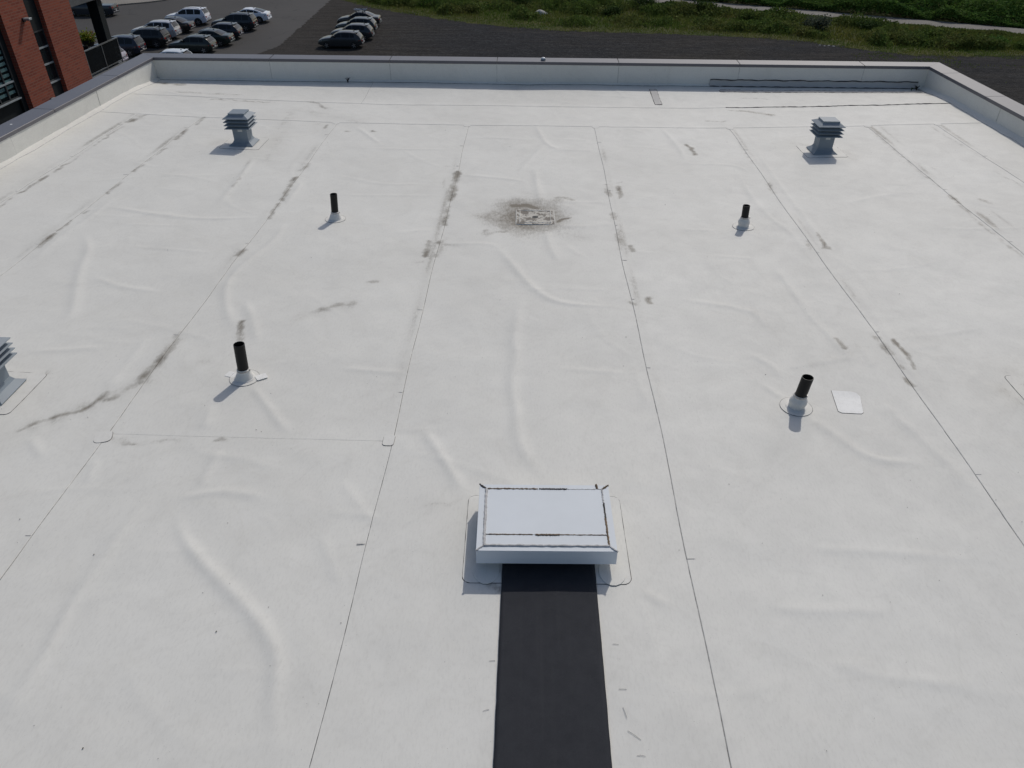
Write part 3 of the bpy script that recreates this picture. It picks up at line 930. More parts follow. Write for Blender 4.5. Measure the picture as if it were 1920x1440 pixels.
def panels(js, fixed, along, sgn):
    """membrane panels dressed up the parapet; sgn: direction of the roof"""
    for i in range(len(js) - 1):
        a, c = js[i], js[i + 1]
        th = 0.004 + 0.004 * (i % 2)
        n = max(4, int((c - a) / 0.12))
        tt = np.sort(np.concatenate([np.linspace(a, c, n), [a + 0.010, a + 0.015]]))
        zz = np.linspace(0, 1, 9)
        T, U = np.meshgrid(tt, zz)
        z0 = -0.03
        Zc = z0 + U * (COP_Z - 0.062 - z0)
        bulge = 0.0028 * vnoise(T.ravel(), Zc.ravel() * 1.5 + fixed, 2.3).reshape(T.shape)
        off = (th + 0.004 + bulge) * sgn
        if along == 'x': V = np.stack([T, fixed + off, Zc], -1)
        else: V = np.stack([fixed + off, T, Zc], -1)
        # closed back
        nb = V.copy()
        if along == 'x': nb[..., 1] = fixed - 0.001 * sgn
        else: nb[..., 0] = fixed - 0.001 * sgn
        m, k = T.shape
        idx = np.arange(m * k).reshape(m, k)
        F = np.stack([idx[:-1, :-1], idx[:-1, 1:], idx[1:, 1:], idx[1:, :-1]], -1).reshape(-1, 4)
        rim = np.concatenate([idx[0, :], idx[1:, -1], idx[-1, -2::-1], idx[-2:0:-1, 0]])
        base = m * k
        nr = len(rim); q = np.arange(nr)
        RF = np.stack([rim[q], base + q, base + (q + 1) % nr, rim[(q + 1) % nr]], -1)
        V = V.reshape(-1, 3)
        V2 = np.concatenate([V, nb.reshape(-1, 3)[rim]])
        F2 = np.concatenate([F, RF])
        edge = np.zeros(len(V2)); Tr = np.concatenate([T.ravel(), T.ravel()[rim]])
        edge[(np.abs(Tr - a) < 0.012)] = 0.62
        Zr = V2[:, 2]
        d = 0.34 * np.clip(1 - (Zr - 0.05) / 0.16, 0, 1) * np.clip(0.4 + 0.7 * vnoise(Tr, Zr * 0.3, 1.7), 0, 1)
        d = np.maximum(d, 0.30 * np.clip(vnoise(Tr * 2.5, Zr * 0.3, 1.0) - 0.9, 0, 1))
        o = np_mesh('parapet_membrane', V2, F2, M['membrane'], None, {'dirt': d, 'seam': edge}, smooth=True)
        o.data.set_sharp_from_angle(angle=0.8)
        B_(o)
panels([XL, -5.93, -3.20, -0.78, 1.96, 4.66, 7.42, XR], YB, 'x', -1)
panels([YF, -3.0, 0.0, 3.0, 6.0, 9.0, 12.1, 15.05, 16.3, YB], XL, 'y', 1)
panels([YF, -3.0, 0.0, 3.0, 6.0, 9.0, 12.3, 14.6, YB], XR, 'y', -1)

# parapet cores and outer walls
B_(MB().box(XL - 0.32, XL - 0.002, YF, YB + 0.32, -0.6, COP_Z - 0.014).build('parapet_core', M['facade']))
B_(MB().box(XR + 0.002, XR + 0.32, YF, YB + 0.32, -0.6, COP_Z - 0.014).build('parapet_core', M['facade']))
B_(MB().box(XL - 0.001, XR + 0.001, YB + 0.002, YB + 0.318, -0.6, COP_Z - 0.014).build('parapet_core', M['facade']))
B_(MB().box(XL - 0.31, XR + 0.31, YF, YB + 0.31, G, -0.61).build('wall', M['facade']))
B_(MB().box(XL - 0.30, XR + 0.30, YF + 0.01, YB + 0.30, -0.6, -0.12).build('roof_deck', M['facade']))

# cant strips at the foot of the parapets
def cant(a, c, fixed, along, sgn, h=0.075, w=0.11, mat='cant'):
    n = max(4, int(abs(c - a) / 0.1))
    b = MB()
    tt = np.linspace(a, c, n)
    prof = [(0.008, 1.0), (0.03, 0.62), (0.065, 0.25), (1.0, 0.0)]
    rows = []
    for t in tt:
        ww = w * (1 + 0.12 * sin(t * 3.1) + 0.07 * sin(t * 7.7))
        for k, (o, u) in enumerate(prof):
            off = o * ww if k == 3 else o
            if k == 2: off = 0.6 * ww
            x, y = ((t, fixed + sgn * off) if along == 'x' else (fixed + sgn * off, t))
            rows.append((x, y, hz1(x, y) + u * h + 0.0045))
        x, y = ((t, fixed + sgn * ww) if along == 'x' else (fixed + sgn * ww, t))
        rows.append((x, y, hz1(x, y) - 0.004))
    m = 5
    fs = [(i * m + k, i * m + k + 1, (i + 1) * m + k + 1, (i + 1) * m + k) for i in range(n - 1) for k in range(m - 1)]
    b.add(rows, fs)
    B_(b.build('base_flashing', M[mat], smooth=0.6))
    # thin dirty bead along the toe
    pts = []
    for t in np.linspace(a, c, max(4, int(abs(c - a) / 0.05))):
        ww = w * (1 + 0.12 * sin(t * 3.1) + 0.07 * sin(t * 7.7)) + 0.002
        x, y = ((t, fixed + sgn * ww) if along == 'x' else (fixed + sgn * ww, t))
        pts.append((x, y, hz1(x, y) + 0.0015))
    B_(MB().tube(pts, [0.004 + 0.003 * random.random() for _ in pts], 4).build('toe_bead', M['sealant_dark' if along == 'x' else 'sealant_gray']))
cant(XL + 0.05, XR - 0.05, YB, 'x', -1, 0.03, 0.07, 'membrane_plain')
cant(2.0, YB - 0.03, XL, 'y', 1, 0.035, 0.10)
cant(2.0, YB - 0.03, XR, 'y', -1, 0.05, 0.13, 'membrane_plain')

# ---- conforming patches
def rr_poly(w, h, r, k=5):
    out = []
    for cx, cy, a0 in ((w / 2 - r, h / 2 - r, 0), (-w / 2 + r, h / 2 - r, 90), (-w / 2 + r, -h / 2 + r, 180), (w / 2 - r, -h / 2 + r, 270)):
        for i in range(k + 1):
            a = radians(a0 + 90 * i / k)
            out.append((cx + r * cos(a), cy + r * sin(a)))
    return out
def densify(poly, step=0.05):
    out = []
    n = len(poly)
    for i in range(n):
        a, b = poly[i], poly[(i + 1) % n]
        L = math.hypot(b[0] - a[0], b[1] - a[1])
        m = max(1, int(L / step))
        out += [(a[0] + (b[0] - a[0]) * j / m, a[1] + (b[1] - a[1]) * j / m) for j in range(m)]
    return out
def place(poly, c, rz=0, shear=0):
    return [(c[0] + (x + shear * y) * cos(rz) - y * sin(rz), c[1] + (x + shear * y) * sin(rz) + y * cos(rz)) for x, y in poly]
def patch(name, poly, mat, lift=0.004, line=0.0035, line_mat='sealant_dark', hole=None):
    poly = densify(poly, 0.045)
    n = len(poly)
    cx, cy = sum(p[0] for p in poly) / n, sum(p[1] for p in poly) / n
    b = MB()
    rings = [1.0, 0.85, 0.65, 0.42, 0.2]
    vs = [(x, y, hz1(x, y) - 0.004) for x, y in poly]
    for s in rings:
        for x, y in poly:
            px, py = cx + (x - cx) * s, cy + (y - cy) * s
            vs.append((px, py, hz1(px, py) + lift))
    vs.append((cx, cy, hz1(cx, cy) + lift))
    fs = []
    for j in range(len(rings)):
        for i in range(n):
            fs.append((j * n + i, j * n + (i + 1) % n, (j + 1) * n + (i + 1) % n, (j + 1) * n + i))
    j = len(rings)
    for i in range(n):
        fs.append((j * n + i, j * n + (i + 1) % n, len(vs) - 1))
    b.add(vs, fs)
    o = B_(b.build(name, M[mat], smooth=0.5))
    if line:
        pts = [(x, y, hz1(x, y) + 0.0015) for x, y in poly]
        t = MB().tube(pts, [line * (0.6 + 0.8 * random.random()) for _ in pts], 4, closed=True).build('edge_bead', M[line_mat])
        t.parent = o
    return o
# flashing patches under the roof vents and the hatch
VENTS = [(-5.15, 13.31), (5.20, 13.30), (-5.15, 5.68), (5.185, 5.95)]
for x, y in VENTS:
    patch('membrane_patch', place(rr_poly(0.70, 0.68, 0.05), (x, y), radians(random.uniform(-1.5, 1.5))), 'membrane_plain', line=0.0032, line_mat='line_gray')
patch('membrane_patch', place(rr_poly(1.235, 0.90, 0.06), (0.18, 4.0), radians(0.9)), 'membrane_plain', line=0.003)
# square bright repair, tee-joint covers, repairs by the back parapet
patch('repair_patch', [(2.992, 5.69), (3.02, 5.665), (3.20, 5.655), (3.225, 5.675), (3.285, 5.93), (3.262, 5.99), (3.22, 6.01), (3.035, 6.025)], 'patch_white', 0.005, 0.0025)
patch('joint_cover', place(rr_poly(0.15, 0.16, 0.05), (-3.79, 5.07), 0.3), 'membrane_plain', 0.006, 0.003)
patch('joint_cover', place(rr_poly(0.10, 0.15, 0.03), (-1.22, 5.13)), 'membrane_plain', 0.006, 0.003)
for k in ('C', 'A', 'B', 'D', 'R2', 'R3'):
    patch('joint_cover', place(rr_poly(0.13, 0.15, 0.05), (sx[k] + (0.03 if k in 'BDR2R3' else -0.03), Y1 - 0.02)), 'membrane_plain', 0.004, 0.0016, 'line_gray')
patch('repair_patch', place(rr_poly(0.15, 1.02, 0.02), (2.73, 16.9), 0.0), 'patch_gray', 0.008, 0.008)
patch('repair_patch', place(rr_poly(4.5, 0.16, 0.05), (6.45, 17.33), -0.004), 'patch_gray', 0.007, 0.008)
patch('round_patch', place([(0.10 * cos(a * pi / 9), 0.13 * sin(a * pi / 9)) for a in range(18)], (-0.26, 3.66)), 'membrane_plain', 0.009, 0.0025)
patch('round_patch', place([(0.10 * cos(a * pi / 9), 0.13 * sin(a * pi / 9)) for a in range(18)], (0.67, 3.67)), 'membrane_plain', 0.009, 0.0025)
# long grey repair strip up the foot of the back parapet
b = MB(); nseg = 60; vs = []
for i in range(nseg + 1):
    x = 4.05 + (8.70 - 4.05) * i / nseg
    for zz, yy in ((0.085, YB - 0.060), (0.12, YB - 0.035), (0.215 + 0.006 * sin(i * 0.8), YB - 0.016)):
        vs.append((x, yy, zz + 0.004 * sin(i * 1.7)))
b.add(vs, [(i * 3 + k, i * 3 + k + 1, (i + 1) * 3 + k + 1, (i + 1) * 3 + k) for i in range(nseg) for k in range(2)])
o = B_(b.build('repair_strip', M['patch_gray'], smooth=0.7))
for k in (0, 2):
    MB().tube([(v[0], v[1] - 0.006, v[2] + 0.002) for v in vs[k::3]], [0.007 + 0.006 * random.random() for _ in vs[k::3]], 5).build('edge_bead', M['sealant_dark'], o)
# ragged sealant line along the second cross seam, right-hand side
pts = [(x, Y2 - 0.006 + 0.010 * sin(x * 4) + random.uniform(-0.012, 0.012), hz1(x, Y2) + 0.006) for x in np.arange(4.1, 8.72, 0.06)]
B_(MB().tube(pts, [0.004 + 0.008 * random.random() ** 2 for _ in pts], 5).build('seam_bead', M['sealant_dark']))

# ---- walkway mat
def grid_strip(name, x0, x1, y0, y1, lift, mat, label, cat, skew=0.0):
    xs = np.linspace(x0, x1, 26); ys = np.linspace(y0, y1, 150)
    X, Y = np.meshgrid(xs, ys)
    edge = (np.abs(X - x0) < 1e-6) | (np.abs(X - x1) < 1e-6)
    X = X + skew * (Y - 3.0) + edge * RNG.normal(size=X.shape) * 0.0006
    Z = hz(X.ravel(), Y.ravel()).reshape(X.shape) + lift
    V = np.stack([X, Y, Z], -1).reshape(-1, 3)
    ny, nx = X.shape
    idx = np.arange(nx * ny).reshape(ny, nx)
    F = np.stack([idx[:-1, :-1], idx[:-1, 1:], idx[1:, 1:], idx[1:, :-1]], -1).reshape(-1, 4)
    rim = np.concatenate([idx[0, :], idx[1:, -1], idx[-1, -2::-1], idx[-2:0:-1, 0]])
    RV = V[rim].copy(); RV[:, 2] -= lift + 0.004
    k = np.arange(len(rim))
    RF = np.stack([rim[k], len(V) + k, len(V) + (k + 1) % len(rim), rim[(k + 1) % len(rim)]], -1)
    o = np_mesh(name, np.concatenate([V, RV]), np.concatenate([F, RF]), mat, smooth=False)
    tag(o, label, cat)
    return o
grid_strip('walkway_mat', -0.142, 0.546, -5.5, 3.80, 0.012, M['mat'],
           'long black walkway mat running out from under the white roof hatch', 'mat', -0.002)

# ---- roof hatch
hx, hy = 0.173, 4.005
hatch = empty('roof_hatch', (hx, hy, hz1(hx, hy)), radians(1.15),
              'low white roof hatch with cracked brown sealant lines on its lid', 'roof hatch')
W2, D2, HT, HB = 0.511, 0.346, 0.222, 0.088
b = MB(); b.squares([(0.40, 0.255, -0.01), (0.40, 0.255, 0.09)]); b.build('curb', M['membrane_plain'], hatch, 0.004)
for (x0, x1, y0, y1) in ((-W2, W2, -D2, -D2 + 0.006), (-W2, W2, D2 - 0.006, D2), (-W2, -W2 + 0.006, -D2 + 0.0065, D2 - 0.0065), (W2 - 0.006, W2, -D2 + 0.0065, D2 - 0.0065)):
    MB().box(x0, x1, y0, y1, HB, HT - 0.0045).build('skirt_panel', M['skirt'], hatch)
MB().box(-W2 + 0.007, W2 - 0.007, -D2 + 0.007, D2 - 0.007, HB + 0.02, HB + 0.03).build('underside', M['skirt'], hatch)
rl, rf, rb = 0.056, 0.050, 0.050                       # rim widths
tz0, tz1 = HT - 0.004, HT
def flat_poly(name, poly, z0, z1, mat, parent): return MB().prism(poly, z0, z1).build(name, mat, parent, 0.0012)
g = 0.001
xi, yi0, yi1 = W2 - rl, -D2 + rf, D2 - rb
flat_poly('rim_strip', [(-W2, -D2), (W2, -D2), (xi - g, yi0 - g), (-xi + g, yi0 - g)], tz0, tz1, M['hatch'], hatch)
flat_poly('rim_strip', [(W2, D2), (-W2, D2), (-xi + g, yi1 + g), (xi - g, yi1 + g)], tz0, tz1, M['hatch'], hatch)
flat_poly('rim_strip', [(-W2, D2 - g), (-W2, -D2 + g), (-xi - g, yi0), (-xi - g, yi1)], tz0, tz1, M['hatch'], hatch)
flat_poly('rim_strip', [(W2, -D2 + g), (W2, D2 - g), (xi + g, yi1), (xi + g, yi0)], tz0, tz1, M['hatch'], hatch)
yd = -D2 + 0.158
flat_poly('lid_panel', [(-xi + g, yd + g), (xi - g, yd + g), (xi - g, yi1 - g), (-xi + g, yi1 - g)], tz0, tz1 + 0.002, M['hatch'], hatch)
flat_poly('lid_panel', [(-xi + g, yi0 + g), (xi - g, yi0 + g), (xi - g, yd - g), (-xi + g, yd - g)], tz0, tz1 + 0.001, M['hatch'], hatch)
def bead(p0, p1, r0, r1, mat, wob=0.002, n=40):
    pts, rr = [], []
    for i in range(n + 1):
        t = i / n
        pts.append((p0[0] + (p1[0] - p0[0]) * t + random.uniform(-wob, wob), p0[1] + (p1[1] - p0[1]) * t + random.uniform(-wob, wob), HT + 0.0015))
        rr.append(random.uniform(r0, r1))
    return MB().tube(pts, rr, 6).build('sealant_bead', M[mat], hatch, smooth=0.9)
bead((-xi, yi0), (-xi, yi1), 0.009, 0.013, 'sealant_gray')
bead((-xi + 0.003, yi0 + 0.1), (-xi + 0.003, yi1), 0.001, 0.003, 'sealant_dark')
bead((-xi, yi0), (xi, yi0), 0.008, 0.012, 'sealant_gray')
bead((-xi, yi0 + 0.006), (0.05, yi0 + 0.006), 0.001, 0.003, 'sealant_dark')
bead((-xi, yi1), (-0.05, yi1), 0.004, 0.009, 'sealant_brown', 0.003)
bead((-0.04, yi1), (0.18, yi1), 0.005, 0.010, 'sealant_dark', 0.003)
bead((0.18, yi1), (xi, yi1), 0.002, 0.005, 'sealant_gray', 0.003)
bead((xi, yi0), (xi, yi0 + 0.28), 0.006, 0.0095, 'sealant_brown', 0.002)
bead((xi, yi0 + 0.28), (xi, yi0 + 0.44), 0.004, 0.008, 'sealant_dark', 0.003)
bead((xi, yi0 + 0.44), (xi, yi1), 0.004, 0.008, 'sealant_gray', 0.003)
bead((-xi, yd), (-0.10, yd), 0.003, 0.006, 'sealant_brown', 0.0015)
bead((-0.08, yd - 0.003), (0.10, yd - 0.002), 0.006, 0.010, 'sealant_brown', 0.002)
bead((0.10, yd), (xi, yd), 0.003, 0.0055, 'sealant_brown', 0.0015)
for sx_, sy_, mt in ((-1, -1, 'sealant_gray'), (1, -1, 'sealant_gray'), (-1, 1, 'sealant_dark'), (1, 1, 'sealant_brown')):
    bead((sx_ * xi, (yi0 if sy_ < 0 else yi1)), (sx_ * W2, sy_ * D2), 0.005, 0.009, mt, 0.003, 10)
bead((xi - 0.035, yi1 + 0.006), (xi - 0.038, D2 + 0.004), 0.006, 0.011, 'sealant_brown', 0.003, 8)

# ---- roof drain
drain = empty('roof_drain', (0.102, 10.29, hz1(0.1, 10.29) - 0.010), radians(0.6),
              'square sunken roof drain with peeling paint and a dark central hole', 'drain')
hs = 0.275
b = MB()
ring = lambda r, n=24: [(r * cos(2 * pi * i / n), r * sin(2 * pi * i / n)) for i in range(n)]
def square_pts(h, n=24):
    out = []
    for i in range(n):
        a = 2 * pi * i / n
        c_, s_ = cos(a), sin(a)
        k = h / max(abs(c_), abs(s_))
        out.append((c_ * k, s_ * k))
    return out
rings_ = [(square_pts(hs), 0.012), (square_pts(hs - 0.045), 0.010), (square_pts(hs - 0.06), 0.006), (ring(0.12), 0.004), (ring(0.047), 0.004), (ring(0.046), -0.001)]
vs = [(x, y, z + 0.012) for pts_, z in rings_ for x, y in pts_]
fs = [(j * 24 + i, j * 24 + (i + 1) % 24, (j + 1) * 24 + (i + 1) % 24, (j + 1) * 24 + i) for j in range(5) for i in range(24)]
b.add(vs, fs); b.build('sump_plate', M['peel'], drain)
MB().lathe([(0.0455, 0.0155), (0.0, 0.0155)], 20, cap=False).build('drain_hole', M['vent_dark'], drain)
def sq_loop(h, z):
    return [(x, y, z) for x, y in densify([(h, -h), (h, h), (-h, h), (-h, -h)], 0.03)]
pl = sq_loop(hs + 0.004, 0.016)
MB().tube(pl, [random.uniform(0.004, 0.010) for _ in pl], 5, closed=True).build('rim_bead', M['membrane_plain'], drain)
pl = sq_loop(hs - 0.05, 0.021)
MB().tube(pl, [random.uniform(0.002, 0.009) for _ in pl], 5, closed=True).build('inner_bead', M['membrane_plain'], drain)

# ---- roof vents
VENT_LABEL = ['grey louvred roof vent at far left near the brick building side',
              'grey louvred roof vent at far right on its own square flashing',
              'grey louvred roof vent cut off by the left edge of the picture',
              'grey louvred roof vent beyond the right edge, only its flashing in view']
for (x, y), lab in zip(VENTS, VENT_LABEL):
    v = empty('roof_vent', (x, y, hz1(x, y) + 0.006), 0, lab, 'roof vent', 'louvred vents standing on the roof')
    MB().squares([(0.212, 0.212, 0.0), (0.214, 0.214, 0.006), (0.150, 0.150, 0.055), (0.133, 0.133, 0.085), (0.130, 0.130, 0.096)]).build('base_flange', M['vent_metal'], v, 0.002)
    th = MB().squares([(0.127, 0.127, 0.085), (0.129, 0.129, 0.330)]).build('throat', M['vent_metal'], v, 0.003)
    MB().box(-0.03, 0.05, -0.1315, -0.1302, 0.240, 0.280).build('sticker', M['sticker'], th)
    MB().squares([(0.118, 0.118, 0.325), (0.118, 0.118, 0.487)]).build('core', M['vent_dark'], v)
    for i, z in enumerate((0.302, 0.359, 0.416)):
        MB().squares([(0.224, 0.224, z), (0.226, 0.226, z + 0.006), (0.150, 0.150, z + 0.036), (0.146, 0.146, z + 0.034), (0.218, 0.218, z + 0.001)], cap=False).build('louvre', M['vent_metal'], v)
    for cx_, cy_ in ((-1, -1), (1, -1), (1, 1), (-1, 1)):
        MB().box(cx_ * 0.13 - 0.012, cx_ * 0.13 + 0.012, cy_ * 0.13 - 0.012, cy_ * 0.13 + 0.012, 0.345, 0.47).build('post', M['vent_metal'], v)
    MB().squares([(0.220, 0.220, 0.472), (0.227, 0.227, 0.475), (0.227, 0.227, 0.481), (0.150, 0.150, 0.522), (0.142, 0.142, 0.526), (0.142, 0.142, 0.556)]).build('cap', M['vent_metal'], v, 0.002)

# ---- vent pipes
PIPES = [(-2.825, 6.05, 0.395, 0.054, (0.020, 0.012), 'cone', 'near left black vent pipe with a square-eared white boot'),
         (2.610, 5.75, 0.350, 0.054, (0.030, -0.004), 'bulb', 'near right black vent pipe beside the bright square patch'),
         (-2.795, 10.08, 0.375, 0.050, (0.022, 0.0), 'cone', 'far left black vent pipe between the drain and the left vent'),
         (3.075, 10.02, 0.315, 0.050, (-0.012, 0.0), 'bulb', 'far right black vent pipe with a short bulging boot')]
for x, y, h, r, lean, kind, lab in PIPES:
    p = empty('vent_pipe', (x, y, hz1(x, y) + 0.004), random.uniform(-0.5, 0.5) * 0, lab, 'vent pipe', 'black vent pipes on the roof')
    lx, ly = lean
    def leant(prof, n=28):
        b = MB(); b.lathe(prof, n, cap=False)
        b.v = [(vx + lx * vz / h * 1.0, vy + ly * vz / h, vz) for vx, vy, vz in b.v]
        return b
    leant([(r, 0.0), (r, h - 0.002), (r - 0.002, h), (r - 0.006, h), (r - 0.0065, h - 0.002), (r - 0.0065, 0.12), (0.0, 0.12)]).build('pipe', M['abs'], p, smooth=0.6)
    if kind == 'cone':
        bt = leant([(0.102, 0.0), (0.100, 0.006), (0.090, 0.010), (0.083, 0.03), (0.072, 0.058), (0.066, 0.072), (r + 0.011, 0.080), (r + 0.004, 0.108), (r + 0.001, 0.112)])
        ch = 0.098
    else:
        bt = leant([(0.100, 0.0), (0.098, 0.005), (0.076, 0.009), (0.075, 0.03), (0.082, 0.055), (0.080, 0.085), (0.070, 0.105), (r + 0.006, 0.125), (r + 0.002, 0.142), (r + 0.001, 0.145)])
        ch = 0.134
    bt.build('boot', M['boot'], p, smooth=0.7)
    c = leant([(r + 0.006, ch - 0.007), (r + 0.009, ch - 0.006), (r + 0.009, ch + 0.006), (r + 0.006, ch + 0.007)]).build('clamp', M['clamp'], p, smooth=0.7)
    MB().box(r + 0.004, r + 0.024, -0.010, 0.006, ch - 0.008, ch + 0.008).build('clamp_screw', M['clamp'], c, 0.002)
    fl = MB(); vs = []
    rad = 0.145 if kind == 'cone' else 0.150
    for s_, zl in ((1.0, -0.006), (1.0, 0.0008), (0.5, 0.003)):
        for k in range(32):
            a = 2 * pi * k / 32
            px, py = rad * s_ * cos(a), rad * s_ * sin(a)
            vs.append((px, py, hz1(x + px, y + py) - hz1(x, y) + zl))
    fl.add(vs, [(j * 32 + k, j * 32 + (k + 1) % 32, (j + 1) * 32 + (k + 1) % 32, (j + 1) * 32 + k) for j in range(2) for k in range(32)])
    f = fl.build('flange', M['membrane_plain'], p, smooth=0.6)
    rim = [(vx, vy, vz + 0.002) for vx, vy, vz in vs[:32]]
    rim = [(vx * 1.008, vy * 1.008, vz + 0.004) for vx, vy, vz in rim]
    MB().tube(rim, [0.0008 + 0.0020 * random.random() for _ in rim], 4, closed=True).build('rim_line', M['line_gray'], f)
    if lab.startswith('near left'):
        for ex, ey, rz in ((0.165, 0.02, 0.6), (-0.15, 0.05, -0.3)):
            MB().prism([(ex + qx * cos(rz) - qy * sin(rz), ey + qx * sin(rz) + qy * cos(rz)) for qx, qy in rr_poly(0.11, 0.09, 0.012, 3)], 0.0015, 0.005).build('ear_patch', M['patch_white'], p)

# ---- small things on the roof
dome = empty('coping_dome', (0.27, YB + 0.14, COP_Z + 0.006), 0, 'small round cap with a bright top on the back coping', 'cap')
MB().lathe([(0.052, 0.0), (0.056, 0.012), (0.050, 0.034)], 20).build('base_ring', M['vent_metal'], dome, smooth=0.6)
MB().lathe([(0.046, 0.033), (0.043, 0.048), (0.034, 0.056), (0.018, 0.060), (0.0, 0.061)], 20).build('top', M['steel_white'], dome, smooth=1.0)
nub = MB().lathe([(0.02, 0.0), (0.018, 0.012), (0.0, 0.016)], 10).build('bird_dropping', M['patch_white'])
nub.location = (XL - 0.2, 12.55, COP_Z + 0.006); nub.scale = (1, 1, 0.25)
tag(nub, 'tiny white speck on the left coping', 'speck')

def weed(name, loc, n, h, mat, label):
    b = MB()
    for i in range(n):
        a = random.uniform(0, 2 * pi); L = h * random.uniform(0.5, 1.0); sp = random.uniform(0.2, 0.9)
        pts = [(0, 0, 0), (cos(a) * L * 0.3 * sp, sin(a) * L * 0.2 * sp, L * 0.6), (cos(a) * L * 0.8 * sp, sin(a) * L * 0.4 * sp, L * random.uniform(0.7, 1.0))]
        b.tube(pts, [0.006, 0.005, 0.002], 4)
    o = b.build(name, mat)
    o.location = loc
    tag(o, label, 'weed')
    return o
weed('dead_weed', (-4.16, 17.62, 0.075), 16, 0.16, M['twig'], 'dark dead weed at the foot of the back parapet, left part')
weed('corner_weed', (8.62, 17.55, 0.08), 26, 0.14, M['shrub_dark'] if 'shrub_dark' in M else M['twig'], 'dark weeds sprouting in the far right parapet corner')
cw = weed('moss_clump', (8.50, 17.52, 0.08), 30, 0.09, simple('moss_green', (0.05, 0.075, 0.018), 0.9), 'low green moss clump beside the far right parapet corner')

# specks, grit and bits of debris lying about: nobody could count them
N_ = 260
px = RNG.uniform(XL + 0.3, XR - 0.3, N_); py = RNG.uniform(1.6, 15.5, N_) ** 1.0
near = RNG.random(N_) < 0.35
py[near] = RNG.uniform(1.6, 6.5, near.sum()); px[near] = RNG.uniform(-5, 5, near.sum())
pz = hz(px, py)
rad_ = RNG.uniform(0.0016, 0.0036, N_) * RNG.choice([1, 1, 1, 1.6], N_)
oct_ = np.array([(1, 0, 0), (0, 1, 0), (-1, 0, 0), (0, -1, 0), (0, 0, 1), (0, 0, -1)], float)
of_ = np.array([(0, 1, 4), (1, 2, 4), (2, 3, 4), (3, 0, 4), (1, 0, 5), (2, 1, 5), (3, 2, 5), (0, 3, 5)])
V = (np.stack([px, py, pz + rad_ * 0.4 + 0.004], -1)[:, None, :] + oct_[None] * rad_[:, None, None] * np.array([1.2, 1, 0.6])).reshape(-1, 3)
F = (of_[None] + (np.arange(N_) * 6)[:, None, None]).reshape(-1, 3)
o = np_mesh('roof_grit', V, F, M['pebble'])
tag(o, 'scattered dark grit and specks lying on the white roof', 'grit', kind='stuff')
# short scraps of thread and weld ticks along the seams
b = MB()
for k, side in BANDS:
    y = 2.2
    while y < 14.3:
        y += random.uniform(1.0, 2.8)
        if y > 14.5: break
        L = random.uniform(0.03, 0.075) * side
        x0 = sx[k] + float(wav(sx[k], y))
        z = hz1(x0, y) + 0.0052
        b.add([(x0, y, z), (x0 + L, y + random.uniform(-0.01, 0.01), z), (x0 + L, y + 0.004, z + 0.0005), (x0, y + 0.004, z + 0.0005), (x0 + L / 2, y + 0.003, z - 0.006)],
              [(0, 1, 2, 3), (0, 1, 4), (1, 2, 4), (2, 3, 4), (3, 0, 4)])
for x, y, L, a in [(0.63, 2.72, 0.05, 0.1), (0.66, 2.45, 0.09, -0.6), (0.62, 3.05, 0.04, 0.0), (0.70, 2.30, 0.05, 0.05), (-0.20, 2.9, 0.04, 0.2), (-0.22, 2.55, 0.04, 0.4), (0.645, 2.60, 0.07, -1.3)]:
    z = hz1(x, y) + 0.004
    b.tube([(x, y, z), (x + L * 0.5 * cos(a), y + L * 0.5 * sin(a), z + 0.001), (x + L * cos(a), y + L * sin(a) - 0.004, z)], 0.0014, 4)
o = b.build('thread_scraps', simple('scrap_grey', (0.40, 0.39, 0.375), 0.9, var=0.45, scale=1.5))
tag(o, 'short dark ticks and thread scraps along the seams and mat', 'scraps', kind='stuff')

# ================================================================== THE GROUND
def poly_sheet(name, pts, z, mat, kind='structure'):
    b = MB()
    b.add([(x, y, z) for x, y in pts], [tuple(range(len(pts)))])
    me = bpy.data.meshes.new(name)
    me.from_pydata(b.v, [], b.f)
    me.materials.append(mat)
    o = link(bpy.data.objects.new(name, me))
    o['kind'] = kind
    return o
poly_sheet('ground', [(-900, -900), (900, -900), (900, 1500), (-900, 1500)], G, M['gravel'])

def wiggle(pts, amp, step=0.8):
    out = []
    for i in range(len(pts) - 1):
        (x0, y0), (x1, y1) = pts[i], pts[i + 1]
        L = math.hypot(x1 - x0, y1 - y0); n = max(1, int(L / step))
        for j in range(n):
            t = j / n
            out.append((x0 + (x1 - x0) * t + random.uniform(-amp, amp), y0 + (y1 - y0) * t + random.uniform(-amp, amp)))
    out.append(pts[-1])
    return out
edge = wiggle([(-25.9, 60), (-25.8, 74), (-24.8, 78.2), (-25.4, 92), (-26.2, 106.5), (-27, 125)], 0.16, 0.35)
poly_sheet('asphalt_lot', [(-140, 20), (-26.0, 20)] + edge + [(-140, 125)], G + 0.004, M['asphalt'])
# pavement with kerb at the top left
kerb_line = [(-75, 94.5), (-51.5, 100.2), (-48.5, 102.6), (-46.9, 104.6), (-46.3, 107.5), (-46.5, 125)]
b = MB(); b.prism(kerb_line + [(-75, 125)], G + 0.002, G + 0.14)
o = b.build('pavement', M['concrete'], bevel=0.02); o['kind'] = 'structure'
poly_sheet('lawn', [(-75, 100.5), (-56, 104.5), (-51, 109), (-49.5, 125), (-75, 125)], G + 0.146, M['grassland'])

